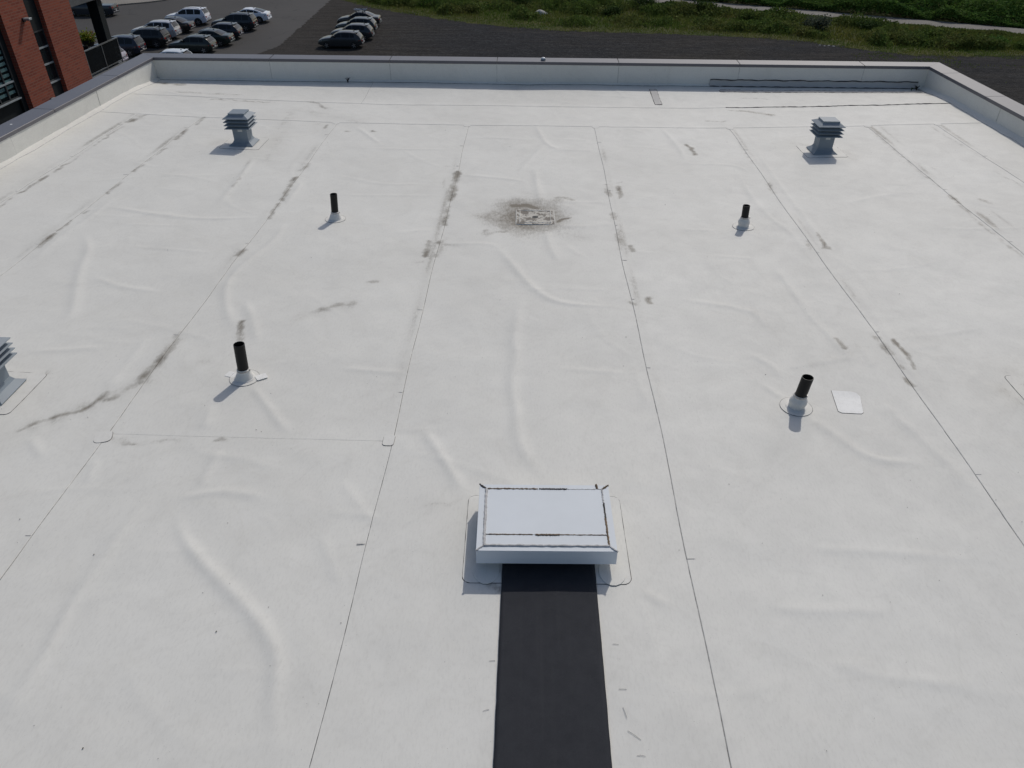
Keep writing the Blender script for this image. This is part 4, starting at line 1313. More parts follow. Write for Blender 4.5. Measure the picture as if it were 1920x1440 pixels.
VERGE = [(-33, 121), (-26, 108.5), (-19.5, 100.8), (-13.5, 96), (-8.3, 92.4), (-3, 89.6), (3, 87.5), (10, 86.9), (17, 86.2), (23, 85.0), (27.7, 83.4), (32, 80.0), (36, 77.2), (42, 77.0), (48, 77.5), (60, 74), (90, 66)]
VX = np.array([p[0] for p in VERGE]); VY = np.array([p[1] for p in VERGE])
verge_y = lambda x: np.interp(x, VX, VY)
PATH = [(-40, 128), (-5, 117), (12.0, 110.9), (20.9, 107.6), (38.3, 98.5), (48.4, 93.1), (54.0, 90.1), (75, 79), (100, 66)]
PX = np.array([p[0] for p in PATH]); PY = np.array([p[1] for p in PATH])
path_y = lambda x: np.interp(x, PX, PY)
poly_sheet('verge', wiggle(VERGE, 0.55) + [(140, 66), (140, 400), (-60, 400), (-60, 150)], G + 0.004, M['grassland'])
poly_sheet('path', [(x, y - 3.1 + random.uniform(-0.1, 0.1)) for x, y in wiggle(PATH, 0.05, 2)] +
           [(x, y + 1.75 + random.uniform(-0.1, 0.1)) for x, y in reversed(wiggle(PATH, 0.05, 2))], G + 0.009, M['path'])

# ---- vegetation made of many small blades and leaves
def blades(name, P, h, w, mat, label, lean=0.5):
    n = len(P)
    a = RNG.uniform(0, 2 * pi, n)
    d = np.stack([np.cos(a), np.sin(a)], -1)
    la = RNG.uniform(0, 2 * pi, n); lm = RNG.uniform(0, lean, n) * h
    V = np.zeros((n, 3, 3))
    V[:, 0, :2] = P[:, :2] - d * w[:, None] / 2
    V[:, 1, :2] = P[:, :2] + d * w[:, None] / 2
    V[:, 2, :2] = P[:, :2] + np.stack([np.cos(la), np.sin(la)], -1) * lm[:, None]
    V[:, :2, 2] = P[:, 2:3] - 0.02
    V[:, 2, 2] = P[:, 2] + h
    t = np.repeat(RNG.random(n), 3)
    o = np_mesh(name, V.reshape(-1, 3), np.arange(n * 3).reshape(n, 3), mat, None, {'tint': t})
    if label: tag(o, label, 'vegetation', kind='stuff')
    return o
def leaves_arrays(P, s, up=0.35):
    n = len(P)
    N_ = RNG.normal(size=(n, 3)); N_[:, 2] = np.abs(N_[:, 2]) + up
    N_ /= np.linalg.norm(N_, axis=1)[:, None]
    T = np.cross(N_, RNG.normal(size=(n, 3))); T /= np.linalg.norm(T, axis=1)[:, None]
    Bv = np.cross(N_, T)
    s = s[:, None]
    V = np.stack([P - T * s, P + Bv * s * 0.55, P + T * s, P - Bv * s * 0.55], 1)
    return V.reshape(-1, 3), np.arange(n * 4).reshape(n, 4), np.repeat(RNG.random(n), 4)
def leaf_mesh(name, P, s, mat, parent=None, up=0.35):
    V, F, t = leaves_arrays(P, s, up)
    return np_mesh(name, V, F, mat, parent, {'tint': t})

# mown and half-mown grass along the lot
n = 60000
x = RNG.uniform(-28, 66, n)
w_ = RNG.random(n) ** 1.3
y = verge_y(x) + w_ * (path_y(x) - 3.2 - verge_y(x)) - 0.35 + RNG.normal(size=n) * 0.25
hh = (0.07 + 0.22 * np.clip((y - verge_y(x)) / 5, 0, 1)) * RNG.uniform(0.6, 1.5, n)
blades('meadow_grass', np.stack([x, y, np.full(n, G)], -1), hh, RNG.uniform(0.05, 0.14, n), M['grass'],
       'short rough grass between the gravel lot and the path', 0.8)
# tufts straying out over the gravel
n = 6000
x = RNG.uniform(26, 62, n); y = verge_y(x) - np.abs(RNG.normal(size=n)) * 2.6
k = vnoise(x, y, 0.5) > 0.25
x, y = x[k], y[k]; n = len(x)
blades('stray_grass', np.stack([x, y, np.full(n, G)], -1), RNG.uniform(0.04, 0.12, n), RNG.uniform(0.05, 0.12, n), M['grass'],
       'thin stray grass creeping over the dark gravel, right side', 0.8)
# tall weeds towards the path: clumpy
n = 150000
x = RNG.uniform(-27, 66, n)
fr = RNG.random(n)
band = np.minimum(path_y(x) - 3.2, verge_y(x) + 60)
y = verge_y(x) + 2.6 + fr * np.maximum(0.3, band - verge_y(x) - 2.6)
cl = vnoise(x, y, 0.33) + 0.5 * vnoise(x, y, 0.9)
near_path = np.clip(1 - (band - y) / 5.5, 0, 1)
k = (cl + 1.3 * near_path - 0.25 > RNG.normal(size=n) * 0.35) & (y < 135)
x, y, cl, near_path, band = x[k], y[k], cl[k], near_path[k], band[k]; n = len(x)
top = np.clip((0.40 + 0.50 * cl + 0.25 * near_path + 0.35 * np.clip((y - verge_y(x) - 6) / 8, 0, 1)) * np.clip((band - y) / 4.5, 0.16, 1), 0.10, 1.5)
z = G + RNG.random(n) ** 0.6 * top
leaf_mesh('tall_weeds', np.stack([x, y, z], -1), RNG.uniform(0.06, 0.20, n), M['weeds'], None, 0.1)
o = bpy.data.objects['tall_weeds']; tag(o, 'dense tall weeds growing along the near side of the path', 'vegetation', kind='stuff')
n = 16000
kx = RNG.integers(0, len(x), n)
blades('weed_stalks', np.stack([x[kx] + RNG.normal(size=n) * 0.1, y[kx] + RNG.normal(size=n) * 0.1, np.full(n, G)], -1),
       top[kx] * RNG.uniform(0.8, 1.35, n), RNG.uniform(0.03, 0.07, n), M['weeds'], 'thin upright weed stalks standing above the tall weeds', 0.25)
# thicket beyond the path
n = 170000
x = RNG.uniform(8, 110, n)
y = path_y(x) + 1.9 + RNG.random(n) ** 1.4 * 26
cl = vnoise(x + 31, y, 0.22) + 0.6 * vnoise(x, y + 11, 0.6)
top = np.clip(0.75 + 0.85 * cl + 0.06 * (y - path_y(x)), 0.25, 3.2)
z = G + (1 - RNG.random(n) ** 2.2 * 0.8) * top
leaf_mesh('far_thicket', np.stack([x, y, z], -1), RNG.uniform(0.09, 0.26, n), M['thicket'], None, 0.3)
tag(bpy.data.objects['far_thicket'], 'dense green thicket on the far side of the path', 'vegetation', kind='stuff')

# shrubs one can tell apart
def shrub(name, x, y, h, rx, mat, label, nl=1500, flowers=0, leaf=0.13):
    r = empty(name, (x, y, G), 0, label, 'shrub', 'shrubs beside the path')
    b = MB()
    for i in range(6):
        a = 2 * pi * i / 6 + random.random(); L = random.uniform(0.4, 0.8)
        b.tube([(0, 0, -0.05), (cos(a) * rx * 0.25, sin(a) * rx * 0.25, h * 0.35), (cos(a) * rx * L, sin(a) * rx * L, h * random.uniform(0.6, 0.85))], [0.03, 0.022, 0.008], 5)
    b.build('stem', M['bark'], r)
    nc = 14
    C_ = np.stack([RNG.uniform(-0.7, 0.7, nc) * rx, RNG.uniform(-0.7, 0.7, nc) * rx, RNG.uniform(0.3, 0.85, nc) * h], -1)
    C_[:, 2] *= 1 - 0.35 * (np.hypot(C_[:, 0], C_[:, 1]) / rx)
    k = RNG.integers(0, nc, nl)
    P = C_[k] + RNG.normal(size=(nl, 3)) * np.array([rx * 0.22, rx * 0.22, h * 0.15])
    P[:, 2] = np.clip(P[:, 2], 0.05, None)
    leaf_mesh('crown', P, RNG.uniform(0.5, 1.2, nl) * leaf, mat, r)
    if flowers:
        k = np.argsort(-P[:, 2] + RNG.normal(size=nl) * 0.5)[:flowers]
        V, F, t = leaves_arrays(P[k] + np.array([0, -0.05, 0.07]), RNG.uniform(0.04, 0.10, flowers), 0.8)
        np_mesh('blossom', V, F, M['flower_white'], r)
    return r
SHRUBS = [(31.2, 89.8, 1.4, 1.5, 'shrub_pale', 'pale silvery shrub standing right of centre below the path', 1600, 0),
          (13.6, 101.5, 1.7, 1.6, 'shrub', 'shrub dotted with white blossom left of the thin trunk', 1600, 90),
          (20.3, 98.8, 1.6, 1.7, 'shrub', 'dark rounded bush right of the thin trunk, near the path', 1900, 0),
          (25.0, 95.6, 1.1, 1.4, 'weeds', 'low olive bush between the dark rounded bush and the pale shrub', 1200, 0),
          (-2.0, 103.5, 1.9, 2.2, 'shrub', 'dark bush above and left of the white rock', 2000, 0),
          (-12.5, 103.0, 1.6, 2.0, 'thicket', 'bright green bush above the parked cars on gravel, right of them', 1700, 0),
          (-17.2, 104.2, 1.1, 1.6, 'shrub', 'low dark shrub at the left end of the verge', 1100, 0),
          (5.8, 102.8, 1.5, 1.8, 'shrub', 'dark shrub above and right of the white rock', 1600, 0),
          (42.5, 86.2, 1.1, 1.4, 'weeds', 'brownish bush right of the pale shrub, in front of the path', 1300, 0),
          (37.0, 90.0, 0.9, 1.2, 'shrub', 'small dark bush just below the path, between two larger bushes', 1100, 0),
          (9.3, 97.2, 1.0, 1.3, 'shrub', 'low dark bush right of the white rock, lower than its neighbours', 1200, 0),
          (-7.2, 98.6, 1.1, 1.5, 'weeds', 'olive bush left of the white rock', 1300, 0),
          (46.8, 82.2, 1.0, 1.3, 'thicket', 'bright green low bush between the brownish bush and the rightmost one', 1100, 0),
          (52.5, 81.5, 1.2, 1.5, 'shrub', 'dark bush near the right edge below the path', 1300, 0)]
for x, y, h, rx, mt, lab, nl, fl in SHRUBS:
    shrub('shrub', x, y, h, rx, M[mt], lab, nl, fl)

# young trees by the path
def tree(x, y, h, lab, cr=1.6, nl=2600):
    r = empty('young_tree', (x, y, G), 0, lab, 'tree', 'young trees beyond the lot')
    b = MB()
    b.tube([(0, 0, -0.1), (0.03, 0.02, h * 0.3), (-0.03, 0.0, h * 0.6), (0.02, 0.03, h * 0.95)], [0.11, 0.09, 0.06, 0.02], 8)
    tips = []
    for i in range(9):
        a = i * 2.4; z0 = h * random.uniform(0.35, 0.75); L = cr * random.uniform(0.5, 1.0)
        p = (cos(a) * L, sin(a) * L, z0 + L * 0.7)
        b.tube([(0, 0, z0), (cos(a) * L * 0.5, sin(a) * L * 0.5, z0 + L * 0.45), p], [0.04, 0.025, 0.01], 5)
        tips += [p, (cos(a) * L * 0.55, sin(a) * L * 0.55, z0 + L * 0.5)]
    tips.append((0, 0, h))
    b.build('trunk', M['bark'], r)
    T = np.array(tips); k = RNG.integers(0, len(T), nl)
    P = T[k] + RNG.normal(size=(nl, 3)) * np.array([0.35, 0.35, 0.3]) * cr * 0.6
    leaf_mesh('crown', P, RNG.uniform(0.07, 0.16, nl), M['thicket'], r)
tree(17.5, 105.2, 5.0, 'young tree whose thin trunk stands at the near edge of the path')
tree(46.0, 106.0, 5.5, 'young tree in the thicket at the top right', 2.0, 3200)
tree(33.0, 113.0, 6.0, 'young tree in the thicket right of the thin trunk', 2.2, 3200)

# pale rock in the grass, rubbish on the gravel
b = MB(); b.lathe([(0.95, -0.1), (0.9, 0.15), (0.7, 0.32), (0.35, 0.42), (0.0, 0.44)], 12)
b.v = [(vx * (1 + 0.2 * sin(3 * vx + 5 * vy)), vy * 0.5 + 0.1 * sin(6 * vx), vz * (1 + 0.25 * sin(4 * vx + 2))) for vx, vy, vz in b.v]
o = b.build('rock', M['rock'], smooth=0.5); o.location = (0.96, 97.2, G); o.scale = (0.95, 0.95, 1.0)
tag(o, 'pale flat rock lying in the grass beyond the gravel', 'rock')
for i, (dx, dy) in enumerate(((0, 0), (0.5, 0.25), (-0.35, 0.4), (0.85, -0.1))):
    b = MB(); b.lathe([(0.10, 0.0), (0.09, 0.05), (0.03, 0.08), (0.0, 0.08)], 7)
    o = b.build('stone', M['rock']); o.location = (29.3 + dx, 80.8 + dy, G); o.scale = (1 + 0.5 * (i % 2), 0.8, 0.7)
    tag(o, ['leftmost but one of four pale stones on the gravel below the pale shrub', 'third from left of four pale stones on the gravel below the pale shrub', 'leftmost of four pale stones on the gravel below the pale shrub', 'rightmost of four pale stones on the gravel below the pale shrub'][i], 'stone', 'pale stones on the gravel')

# ================================================================== THE BRICK BUILDING
BX = -20.0
bb = empty('brick_building', (BX, 30, G), 0, 'red brick apartment building with dark window strips and a glass balcony', 'building')
def K(o, parent=bb):
    if parent is bb: o.location = (-BX, -30, -G)
    o.parent = parent
    return o
TOP = 3.2
# solid mass behind the facade
K(MB().box(BX - 14, BX - 0.42, 6.0, 35.10, G, TOP).build('inner_wall', M['dark_panel']))
# brick piers
for y0, y1 in ((30.28, 31.94), (32.965, 35.15), (24.2, 26.2), (14.0, 19.0), (6.0, 10.5)):
    K(MB().box(BX - 0.42, BX, y0, y1, G, TOP).build('brick_pier', M['brick']))
K(MB().box(BX - 14, BX - 0.0, 35.10, 35.152, G, TOP).build('end_wall', M['brick'])) if False else None
# narrow window strip between the two piers
d = 0.18
for z0, z1 in ((-1.60, TOP), (-7.0, -3.60), (G, -9.0)):
    K(MB().box(BX - 0.41, BX - d, 31.945, 32.96, z0, z1).build('spandrel_panel', M['dark_panel']))
def window(y0, y1, z0, z1, dep, transoms, mullions, blinds=None, pane='pane_dark'):
    fr = MB()
    f = 0.05
    x0, x1 = BX - dep - 0.06, BX - dep
    fr.box(x0, x1, y0, y0 + f, z0, z1); fr.box(x0, x1, y1 - f, y1, z0, z1)
    fr.box(x0, x1, y0 + f, y1 - f, z1 - f, z1); fr.box(x0, x1, y0 + f, y1 - f, z0, z0 + f)
    w = K(fr.build('window', M['frame_metal']))
    for z in transoms:
        MB().box(x0 + 0.002, x1 + 0.012, y0 + f, y1 - f, z - 0.028, z + 0.028).build('transom', M['sill_metal'], w)
    for y in mullions:
        MB().box(x0 + 0.004, x1 + 0.006, y - 0.03, y + 0.03, z0 + f, z1 - f).build('mullion', M['frame_metal'], w)
    MB().box(x1 - 0.02, x1 + 0.05, y0, y1, z0 - 0.05, z0 - 0.002).build('sill', M['sill_metal'], w)
    zs = [z0 + f] + sorted(transoms) + [z1 - f]
    ys = [y0 + f] + sorted(mullions) + [y1 - f]
    for i in range(len(zs) - 1):
        for j in range(len(ys) - 1):
            MB().box(x0 + 0.02, x0 + 0.03, ys[j] + 0.003, ys[j + 1] - 0.003, zs[i] + 0.003, zs[i + 1] - 0.003).build('pane', M[pane], w)
    if blinds:
        z = z1 - 0.1
        while z > z0 + 0.1:
            for j in range(len(ys) - 1):
                MB().box(x0 - 0.004, x0 + 0.006, ys[j] + 0.04, ys[j + 1] - 0.04, z - 0.115, z).build('blind_slat', M['blind'], w)
            z -= 0.205
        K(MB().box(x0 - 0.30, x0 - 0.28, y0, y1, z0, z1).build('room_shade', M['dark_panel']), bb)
    return w
window(31.955, 32.955, -3.55, -1.605, d, [-2.87, -2.24], [])
window(31.955, 32.955, -8.95, -7.05, d, [-8.3, -7.7], [])
# wide window bay with blinds at the far left
K(MB().box(BX - 0.41, BX - 0.30, 26.21, 30.27, -1.5, TOP).build('spandrel_panel', M['dark_panel']))
K(MB().box(BX - 0.41, BX - 0.30, 26.21, 30.27, -7.0, -3.62).build('spandrel_panel', M['dark_panel']))
K(MB().box(BX - 0.41, BX - 0.20, 29.98, 30.275, G, TOP).build('jamb_panel', M['dark_panel']))
window(26.25, 29.97, -3.56, -1.52, 0.18, [-2.95], [27.5, 28.75, 29.35], blinds=True, pane='pane')
window(19.2, 24.0, -3.56, -1.52, 0.18, [-2.95], [20.8, 22.4], blinds=None)
window(10.8, 13.8, -3.56, -1.52, 0.18, [-2.95], [12.3], blinds=None)
K(MB().box(BX - 0.42, BX - 0.002, 35.155, 35.40, G, -4.30).build('corner_panel', M['dark_panel'])) if False else None

# corner balcony
bal = K(MB().box(BX - 3.2, BX - 0.02, 35.16, 38.62, -4.30, -4.06).build('balcony', M['concrete_dark'], bevel=0.01))
bx = BX - 0.10
rz_ = -2.98
for y in (35.30, 36.86, 38.44):
    MB().box(bx - 0.025, bx + 0.025, y - 0.022, y + 0.022, -4.058, rz_ - 0.002).build('rail_post', M['rail'], bal)
MB().box(bx - 0.035, bx + 0.035, 35.20, 38.50, rz_, rz_ + 0.045).build('top_rail', M['rail'], bal)
MB().box(bx - 0.02, bx + 0.02, 35.20, 38.50, -3.97, -3.93).build('bottom_rail', M['rail'], bal)
for y0, y1 in ((35.335, 36.83), (36.89, 38.41)):
    MB().box(bx - 0.005, bx + 0.005, y0, y1, -3.92, rz_ - 0.01).build('glass_panel', M['balcony_glass'], bal)
MB().box(BX - 3.1, bx - 0.04, 38.47, 38.53, rz_, rz_ + 0.045).build('end_rail', M['rail'], bal)
for x in (-21.6, -22.9):
    MB().box(x - 0.02, x + 0.02, 38.48, 38.52, -4.058, rz_ - 0.002).build('rail_post', M['rail'], bal)
# column, beam and soffit of the balcony bay
K(MB().box(BX - 0.62, BX - 0.14, 37.62, 38.08, G, -4.302).build('column', M['dark_panel']))
K(MB().box(BX - 0.62, BX - 0.14, 37.62, 38.08, -4.055, -1.16).build('column', M['dark_panel'], bevel=0.01))
K(MB().box(BX - 3.2, BX - 0.005, 35.155, 38.62, -1.155, -0.78).build('beam', M['concrete_dark'], bevel=0.01))
K(MB().box(BX - 3.2, BX - 2.9, 35.16, 38.60, -4.05, -1.16).build('side_wall', M['dark_panel'])) if False else None
# lower storeys of the bay
K(MB().box(BX - 3.2, BX - 0.02, 35.16, 38.62, -7.5, -7.26).build('lower_slab', M['concrete_dark'], bevel=0.01))

# wall lamps
for i, (y, z) in enumerate(((31.55, -1.02), (31.60, -4.06))):
    l = empty('wall_lamp', (BX, y, z), 0, ['small grey wall lamp high on the left brick pier', 'small grey wall lamp low on the left brick pier above the coping'][i], 'lamp', 'lamps on the brick pier')
    MB().box(0.0, 0.05, -0.07, 0.07, -0.10, 0.05).build('wall_plate', M['trim'], l)
    MB().box(0.05, 0.30, -0.10, 0.10, -0.03, 0.045).build('lamp_head', M['sill_metal'], l, 0.006)
    MB().box(0.07, 0.28, -0.08, 0.08, -0.045, -0.031).build('lens', M['trim'], l)

# flower planter and a chair on the balcony
fl = empty('flower_planter', (-21.45, 38.25, -4.055), 0, 'planter of yellow-green and orange flowers at the balcony end', 'planter')
MB().lathe([(0.10, 0.72), (0.22, 0.76), (0.30, 0.92), (0.32, 1.02), (0.29, 1.02), (0.27, 0.95), (0.0, 0.95)], 16).build('bowl', M['trim'], fl, smooth=0.6)
for i in range(3):
    a = 2 * pi * i / 3 + 0.4
    MB().tube([(cos(a) * 0.26, sin(a) * 0.26, 0.0), (cos(a) * 0.14, sin(a) * 0.14, 0.78)], 0.014, 6).build('leg', M['rail'], fl)
P = RNG.normal(size=(700, 3)) * np.array([0.24, 0.24, 0.13]) + np.array([0, 0, 1.15])
leaf_mesh('foliage', P, RNG.uniform(0.03, 0.07, 700), M['flower_leaf'], fl)
P = RNG.normal(size=(90, 3)) * np.array([0.2, 0.2, 0.09]) + np.array([0.05, 0.0, 1.27])
V, F, t = leaves_arrays(P, RNG.uniform(0.025, 0.05, 90), 0.6)
np_mesh('blossom', V, F, M['flower_orange'], fl)
ch = empty('balcony_chair', (-21.1, 37.0, -4.055), radians(25), 'dark chair behind the balcony glass', 'chair')
MB().box(-0.23, 0.23, -0.23, 0.23, 0.42, 0.46).build('seat', M['trim'], ch, 0.01)
MB().box(-0.23, 0.23, 0.21, 0.25, 0.50, 0.95).build('backrest', M['trim'], ch, 0.01)
for sx_, sy_ in ((-1, -1), (1, -1), (1, 1), (-1, 1)):
    MB().box(sx_ * 0.21 - 0.015, sx_ * 0.21 + 0.015, sy_ * 0.20 - 0.015, sy_ * 0.20 + 0.015, 0.0, 0.42 if sy_ < 0 else 0.5).build('leg', M['rail'], ch)

# ================================================================== CARS
KINDS = {
 'hatch': dict(L=4.30, W=0.90, H=1.47, belt=0.93, deck=[(0, .62), (.04, .80), (.10, .93), (.5, .95), (3.0, .97), (3.5, .92), (3.9, .83), (4.15, .72), (4.26, .60), (4.3, .45)],
    roof=[(.10, .95), (.30, 1.20), (.55, 1.385), (1.0, 1.45), (1.7, 1.47), (2.2, 1.435), (2.6, 1.26), (3.08, .97)], ws=(2.28, 3.0), rw=(.14, .47), side=[(.72, 1.12), (1.17, 1.92), (1.99, 2.78)], wh=(.78, 3.42, .315)),
 'suv': dict(L=4.65, W=0.93, H=1.70, belt=1.06, deck=[(0, .70), (.04, .95), (.09, 1.06), (.5, 1.08), (3.2, 1.08), (3.8, 1.04), (4.3, .95), (4.52, .82), (4.61, .66), (4.65, .5)],
    roof=[(.08, 1.08), (.20, 1.35), (.36, 1.60), (.8, 1.675), (1.8, 1.70), (2.4, 1.655), (2.85, 1.45), (3.38, 1.08)], ws=(2.5, 3.30), rw=(.11, .31), side=[(.50, 1.15), (1.22, 2.0), (2.07, 2.98)], wh=(.88, 3.72, .36)),
 'sedan': dict(L=4.70, W=0.91, H=1.45, belt=0.95, deck=[(0, .66), (.05, .88), (.14, 1.00), (.7, 1.02), (3.3, .97), (3.8, .92), (4.3, .82), (4.55, .70), (4.66, .58), (4.7, .45)],
    roof=[(.62, 1.02), (1.0, 1.20), (1.40, 1.37), (2.0, 1.45), (2.5, 1.425), (2.95, 1.22), (3.42, .97)], ws=(2.62, 3.33), rw=(.70, 1.33), side=[(1.10, 1.40), (1.46, 2.12), (2.19, 3.08)], wh=(.95, 3.75, .325)),
 'fastback': dict(L=4.70, W=0.92, H=1.44, belt=0.94, deck=[(0, .68), (.05, .90), (.12, 1.02), (.5, 1.03), (3.4, .95), (3.9, .88), (4.35, .78), (4.58, .66), (4.67, .55), (4.7, .42)],
    roof=[(.32, 1.03), (.8, 1.20), (1.35, 1.36), (2.1, 1.44), (2.6, 1.41), (3.1, 1.20), (3.58, .95)], ws=(2.7, 3.5), rw=(.45, 1.45), side=[(1.0, 1.42), (1.48, 2.2), (2.27, 3.2)], wh=(.92, 3.80, .34)),
 'pickup': dict(L=5.6, W=0.97, H=1.85, belt=1.15, deck=[(0, .75), (.04, 1.05), (.10, 1.18), (1.7, 1.18), (4.1, 1.16), (4.8, 1.12), (5.3, 1.04), (5.5, .90), (5.57, .7), (5.6, .55)],
    roof=[(1.75, 1.18), (1.86, 1.50), (2.02, 1.80), (2.5, 1.85), (3.2, 1.83), (3.6, 1.62), (4.15, 1.16)], ws=(3.28, 4.06), rw=(1.79, 1.97), side=[(2.15, 2.85), (2.93, 3.72)], wh=(1.05, 4.6, .40)),
}
def interp(tab, x): return float(np.interp(x, [p[0] for p in tab], [p[1] for p in tab]))
def half_width(k, x):
    L, W = k['L'], k['W']
    return W * interp([(0, .80), (.10, .90), (.45, .985), (1.0, 1.0), (L - 1.1, 1.0), (L - .5, .95), (L - .2, .86), (L - .06, .72), (L, .60)], x)
def car(label, x_rear, y_near, kind, col, group, metal=0.25, rails=None, extra=None, name='parked_car', dz=0.0):
    k = KINDS[kind]
    L, W, H, belt = k['L'], k['W'], k['H'], k['belt']
    # local x runs from rear (0) to front (L); cars face -X, so turn by 180 degrees
    r = empty(name, (x_rear, y_near + W, G + 0.012), pi + random.uniform(-0.02, 0.02), label, 'car', group)
    pm = paint('car_paint', col, metal)
    # ---- lower body
    xs = sorted(set([p[0] for p in k['deck']] + list(np.linspace(0.2, L - 0.25, 22))))
    b = MB(); ring_n = 14
    for x in xs:
        w = half_width(k, x); zt = interp(k['deck'], x)
        e = min(x, L - x)
        zl = 0.20 + 0.14 * max(0, 1 - e / 0.55)
        zm = zl + (zt - zl) * 0.55
        half = [(w * 0.80, zl), (w * 0.965, zl + 0.05), (w * 1.0, zm), (w * 0.985, zt - 0.10), (w * 0.945, zt - 0.025), (w * 0.85, zt), (w * 0.40, zt + 0.018)]
        pts = [(x, y, z) for y, z in half] + [(x, -y, z) for y, z in reversed(half)]
        b.v += pts
    n = len(xs)
    for i in range(n - 1):
        for j in range(ring_n):
            b.f.append((i * ring_n + j, i * ring_n + (j + 1) % ring_n, (i + 1) * ring_n + (j + 1) % ring_n, (i + 1) * ring_n + j))
    b.f.append(tuple(range(ring_n))); b.f.append(tuple((n - 1) * ring_n + j for j in range(ring_n)))
    b.build('body', pm, r, smooth=0.6)
    # ---- cabin
    rf = k['roof']
    zbl = lambda x: interp(k['deck'], x) - 0.03
    def top_w(x):
        fz = max(0, min(1, (interp(rf, x) - belt) / (H - belt)))
        return half_width(k, x) * (0.93 - 0.215 * fz)
    def cab(x, u):                                     # upper skin
        a = abs(u)
        return (x, u * top_w(x), interp(rf, x) + 0.012 - 0.055 * a ** 3)
    xs = sorted(set([p[0] for p in rf] + list(np.linspace(rf[0][0], rf[-1][0], 18))))
    us = [-1, -.85, -.5, 0, .5, .85, 1]
    b = MB(); rn = len(us) + 2
    for x in xs:
        hw = half_width(k, x) * 0.955
        b.v += [(x, -hw, zbl(x))] + [cab(x, u) for u in us] + [(x, hw, zbl(x))]
    for i in range(len(xs) - 1):
        for j in range(rn - 1):
            b.f.append((i * rn + j, i * rn + j + 1, (i + 1) * rn + j + 1, (i + 1) * rn + j))
    b.f.append(tuple(range(rn))); b.f.append(tuple((len(xs) - 1) * rn + j for j in range(rn)))
    b.build('cabin', pm, r, smooth=0.55)
    # ---- glass set on the cabin skin
    def top_glass(nm, xa, xb, off):
        m = MB(); nx, nu = 6, 7
        for i in range(nx):
            x = xa + (xb - xa) * i / (nx - 1)
            for j in range(nu):
                u = -0.86 + 1.72 * j / (nu - 1)
                p = cab(x, u)
                m.v.append((p[0] + off * 0.006, p[1], p[2] + 0.009))
        for i in range(nx - 1):
            for j in range(nu - 1):
                m.f.append((i * nu + j, i * nu + j + 1, (i + 1) * nu + j + 1, (i + 1) * nu + j))
        m.build(nm, M['glass_car'], r, smooth=0.9)
    top_glass('windscreen', *k['ws'], 1)
    top_glass('rear_window', *k['rw'], -1)
    for s in (1, -1):
        for xa, xb in k['side']:
            m = MB(); nx = 7
            for i in range(nx):
                x = xa + (xb - xa) * i / (nx - 1)
                z0, z1 = zbl(x) + 0.075, max(zbl(x) + 0.08, interp(rf, x) - 0.115)
                yb, yt = half_width(k, x) * 0.955, top_w(x)
                zt_ = interp(rf, x) - 0.043
                for z in (z0, z1):
                    t = (z - zbl(x)) / max(0.05, zt_ - zbl(x))
                    m.v.append((x, s * (yb + (yt - yb) * t + 0.007), z))
            for i in range(nx - 1):
                m.f.append((2 * i, 2 * i + 1, 2 * i + 3, 2 * i + 2))
            m.build('side_window', M['glass_car'], r, smooth=0.9)
        # sill trim, mirror, handles
        m = MB(); m.box(k['wh'][0] + 0.42, k['wh'][1] - 0.42, s * W * 0.99 - 0.012, s * W * 0.99 + 0.012, 0.22, 0.30); m.build('sill', M['trim'], r)
        mx = k['ws'][1] - 0.38; mz = zbl(mx) + 0.12; yw = half_width(k, mx)
        m = MB(); m.box(mx - 0.06, mx + 0.09, min(s * (yw - 0.05), s * (yw + 0.16)), max(s * (yw - 0.05), s * (yw + 0.16)), mz, mz + 0.14); m.build('mirror', pm, r, 0.03)
        for xa, xb in k['side'][-2:]:
            hx_ = xa + 0.12; m = MB(); m.box(hx_ - 0.09, hx_ + 0.09, s * W * 0.985 - 0.02, s * W * 0.985 + 0.025, belt - 0.17, belt - 0.14); m.build('door_handle', pm, r, 0.006)
    # ---- lamps, bumpers, plate
    for s in (1, -1):
        w0 = half_width(k, 0.03)
        m = MB(); zt = interp(k['deck'], 0.05)
        m.add([(-0.012, s * w0 * .62, zt - .20), (-0.012, s * w0 * .60, zt - .06), (0.03, s * w0 * .98, zt - .22), (0.04, s * w0 * .97, zt - .04), (0.30, s * half_width(k, .30) * 1.008, zt - .13), (0.22, s * half_width(k, .22) * 1.004, zt - .03)],
              [(0, 1, 3, 2), (2, 3, 5, 4)])
        m.build('tail_lamp', M['red_light'], r)
        wf = half_width(k, L - .10); zf = interp(k['deck'], L - .15)
        m = MB()
        m.add([(L - .03, s * wf * .55, zf - .16), (L - .06, s * wf * .55, zf - .06), (L - .10, s * wf * 1.01, zf - .14), (L - .16, s * wf * .98, zf - .015), (L - .42, s * half_width(k, L - .42) * 1.005, zf - .04), (L - .42, s * half_width(k, L - .42) * 0.99, zf + .03)],
              [(0, 1, 3, 2), (2, 3, 5, 4)])
        m.build('head_lamp', M['clear_light'], r)
    w0 = half_width(k, 0.0)
    MB().box(-0.045, 0.10, -w0 * 0.92, w0 * 0.92, 0.34, 0.50).build('rear_bumper', M['trim'] if kind == 'suv' else pm, r, 0.03)
    MB().box(L - 0.10, L + 0.02, -w0 * 0.70, w0 * 0.70, 0.30, 0.48).build('front_bumper', M['trim'], r, 0.03)
    MB().box(-0.052, -0.047, -0.16, 0.16, 0.52, 0.64).build('number_plate', M['plate'], r) if kind != 'sedan' else MB().box(-0.052, -0.02, -0.16, 0.16, 0.60, 0.72).build('number_plate', M['plate'], r)
    MB().box(-0.03, 0.06, -w0 * .5, w0 * .5, 0.70, 0.725).build('trim_bar', M['chrome'], r, 0.006)
    # ---- wheels with dark arches
    xr, xf, rad = k['wh']
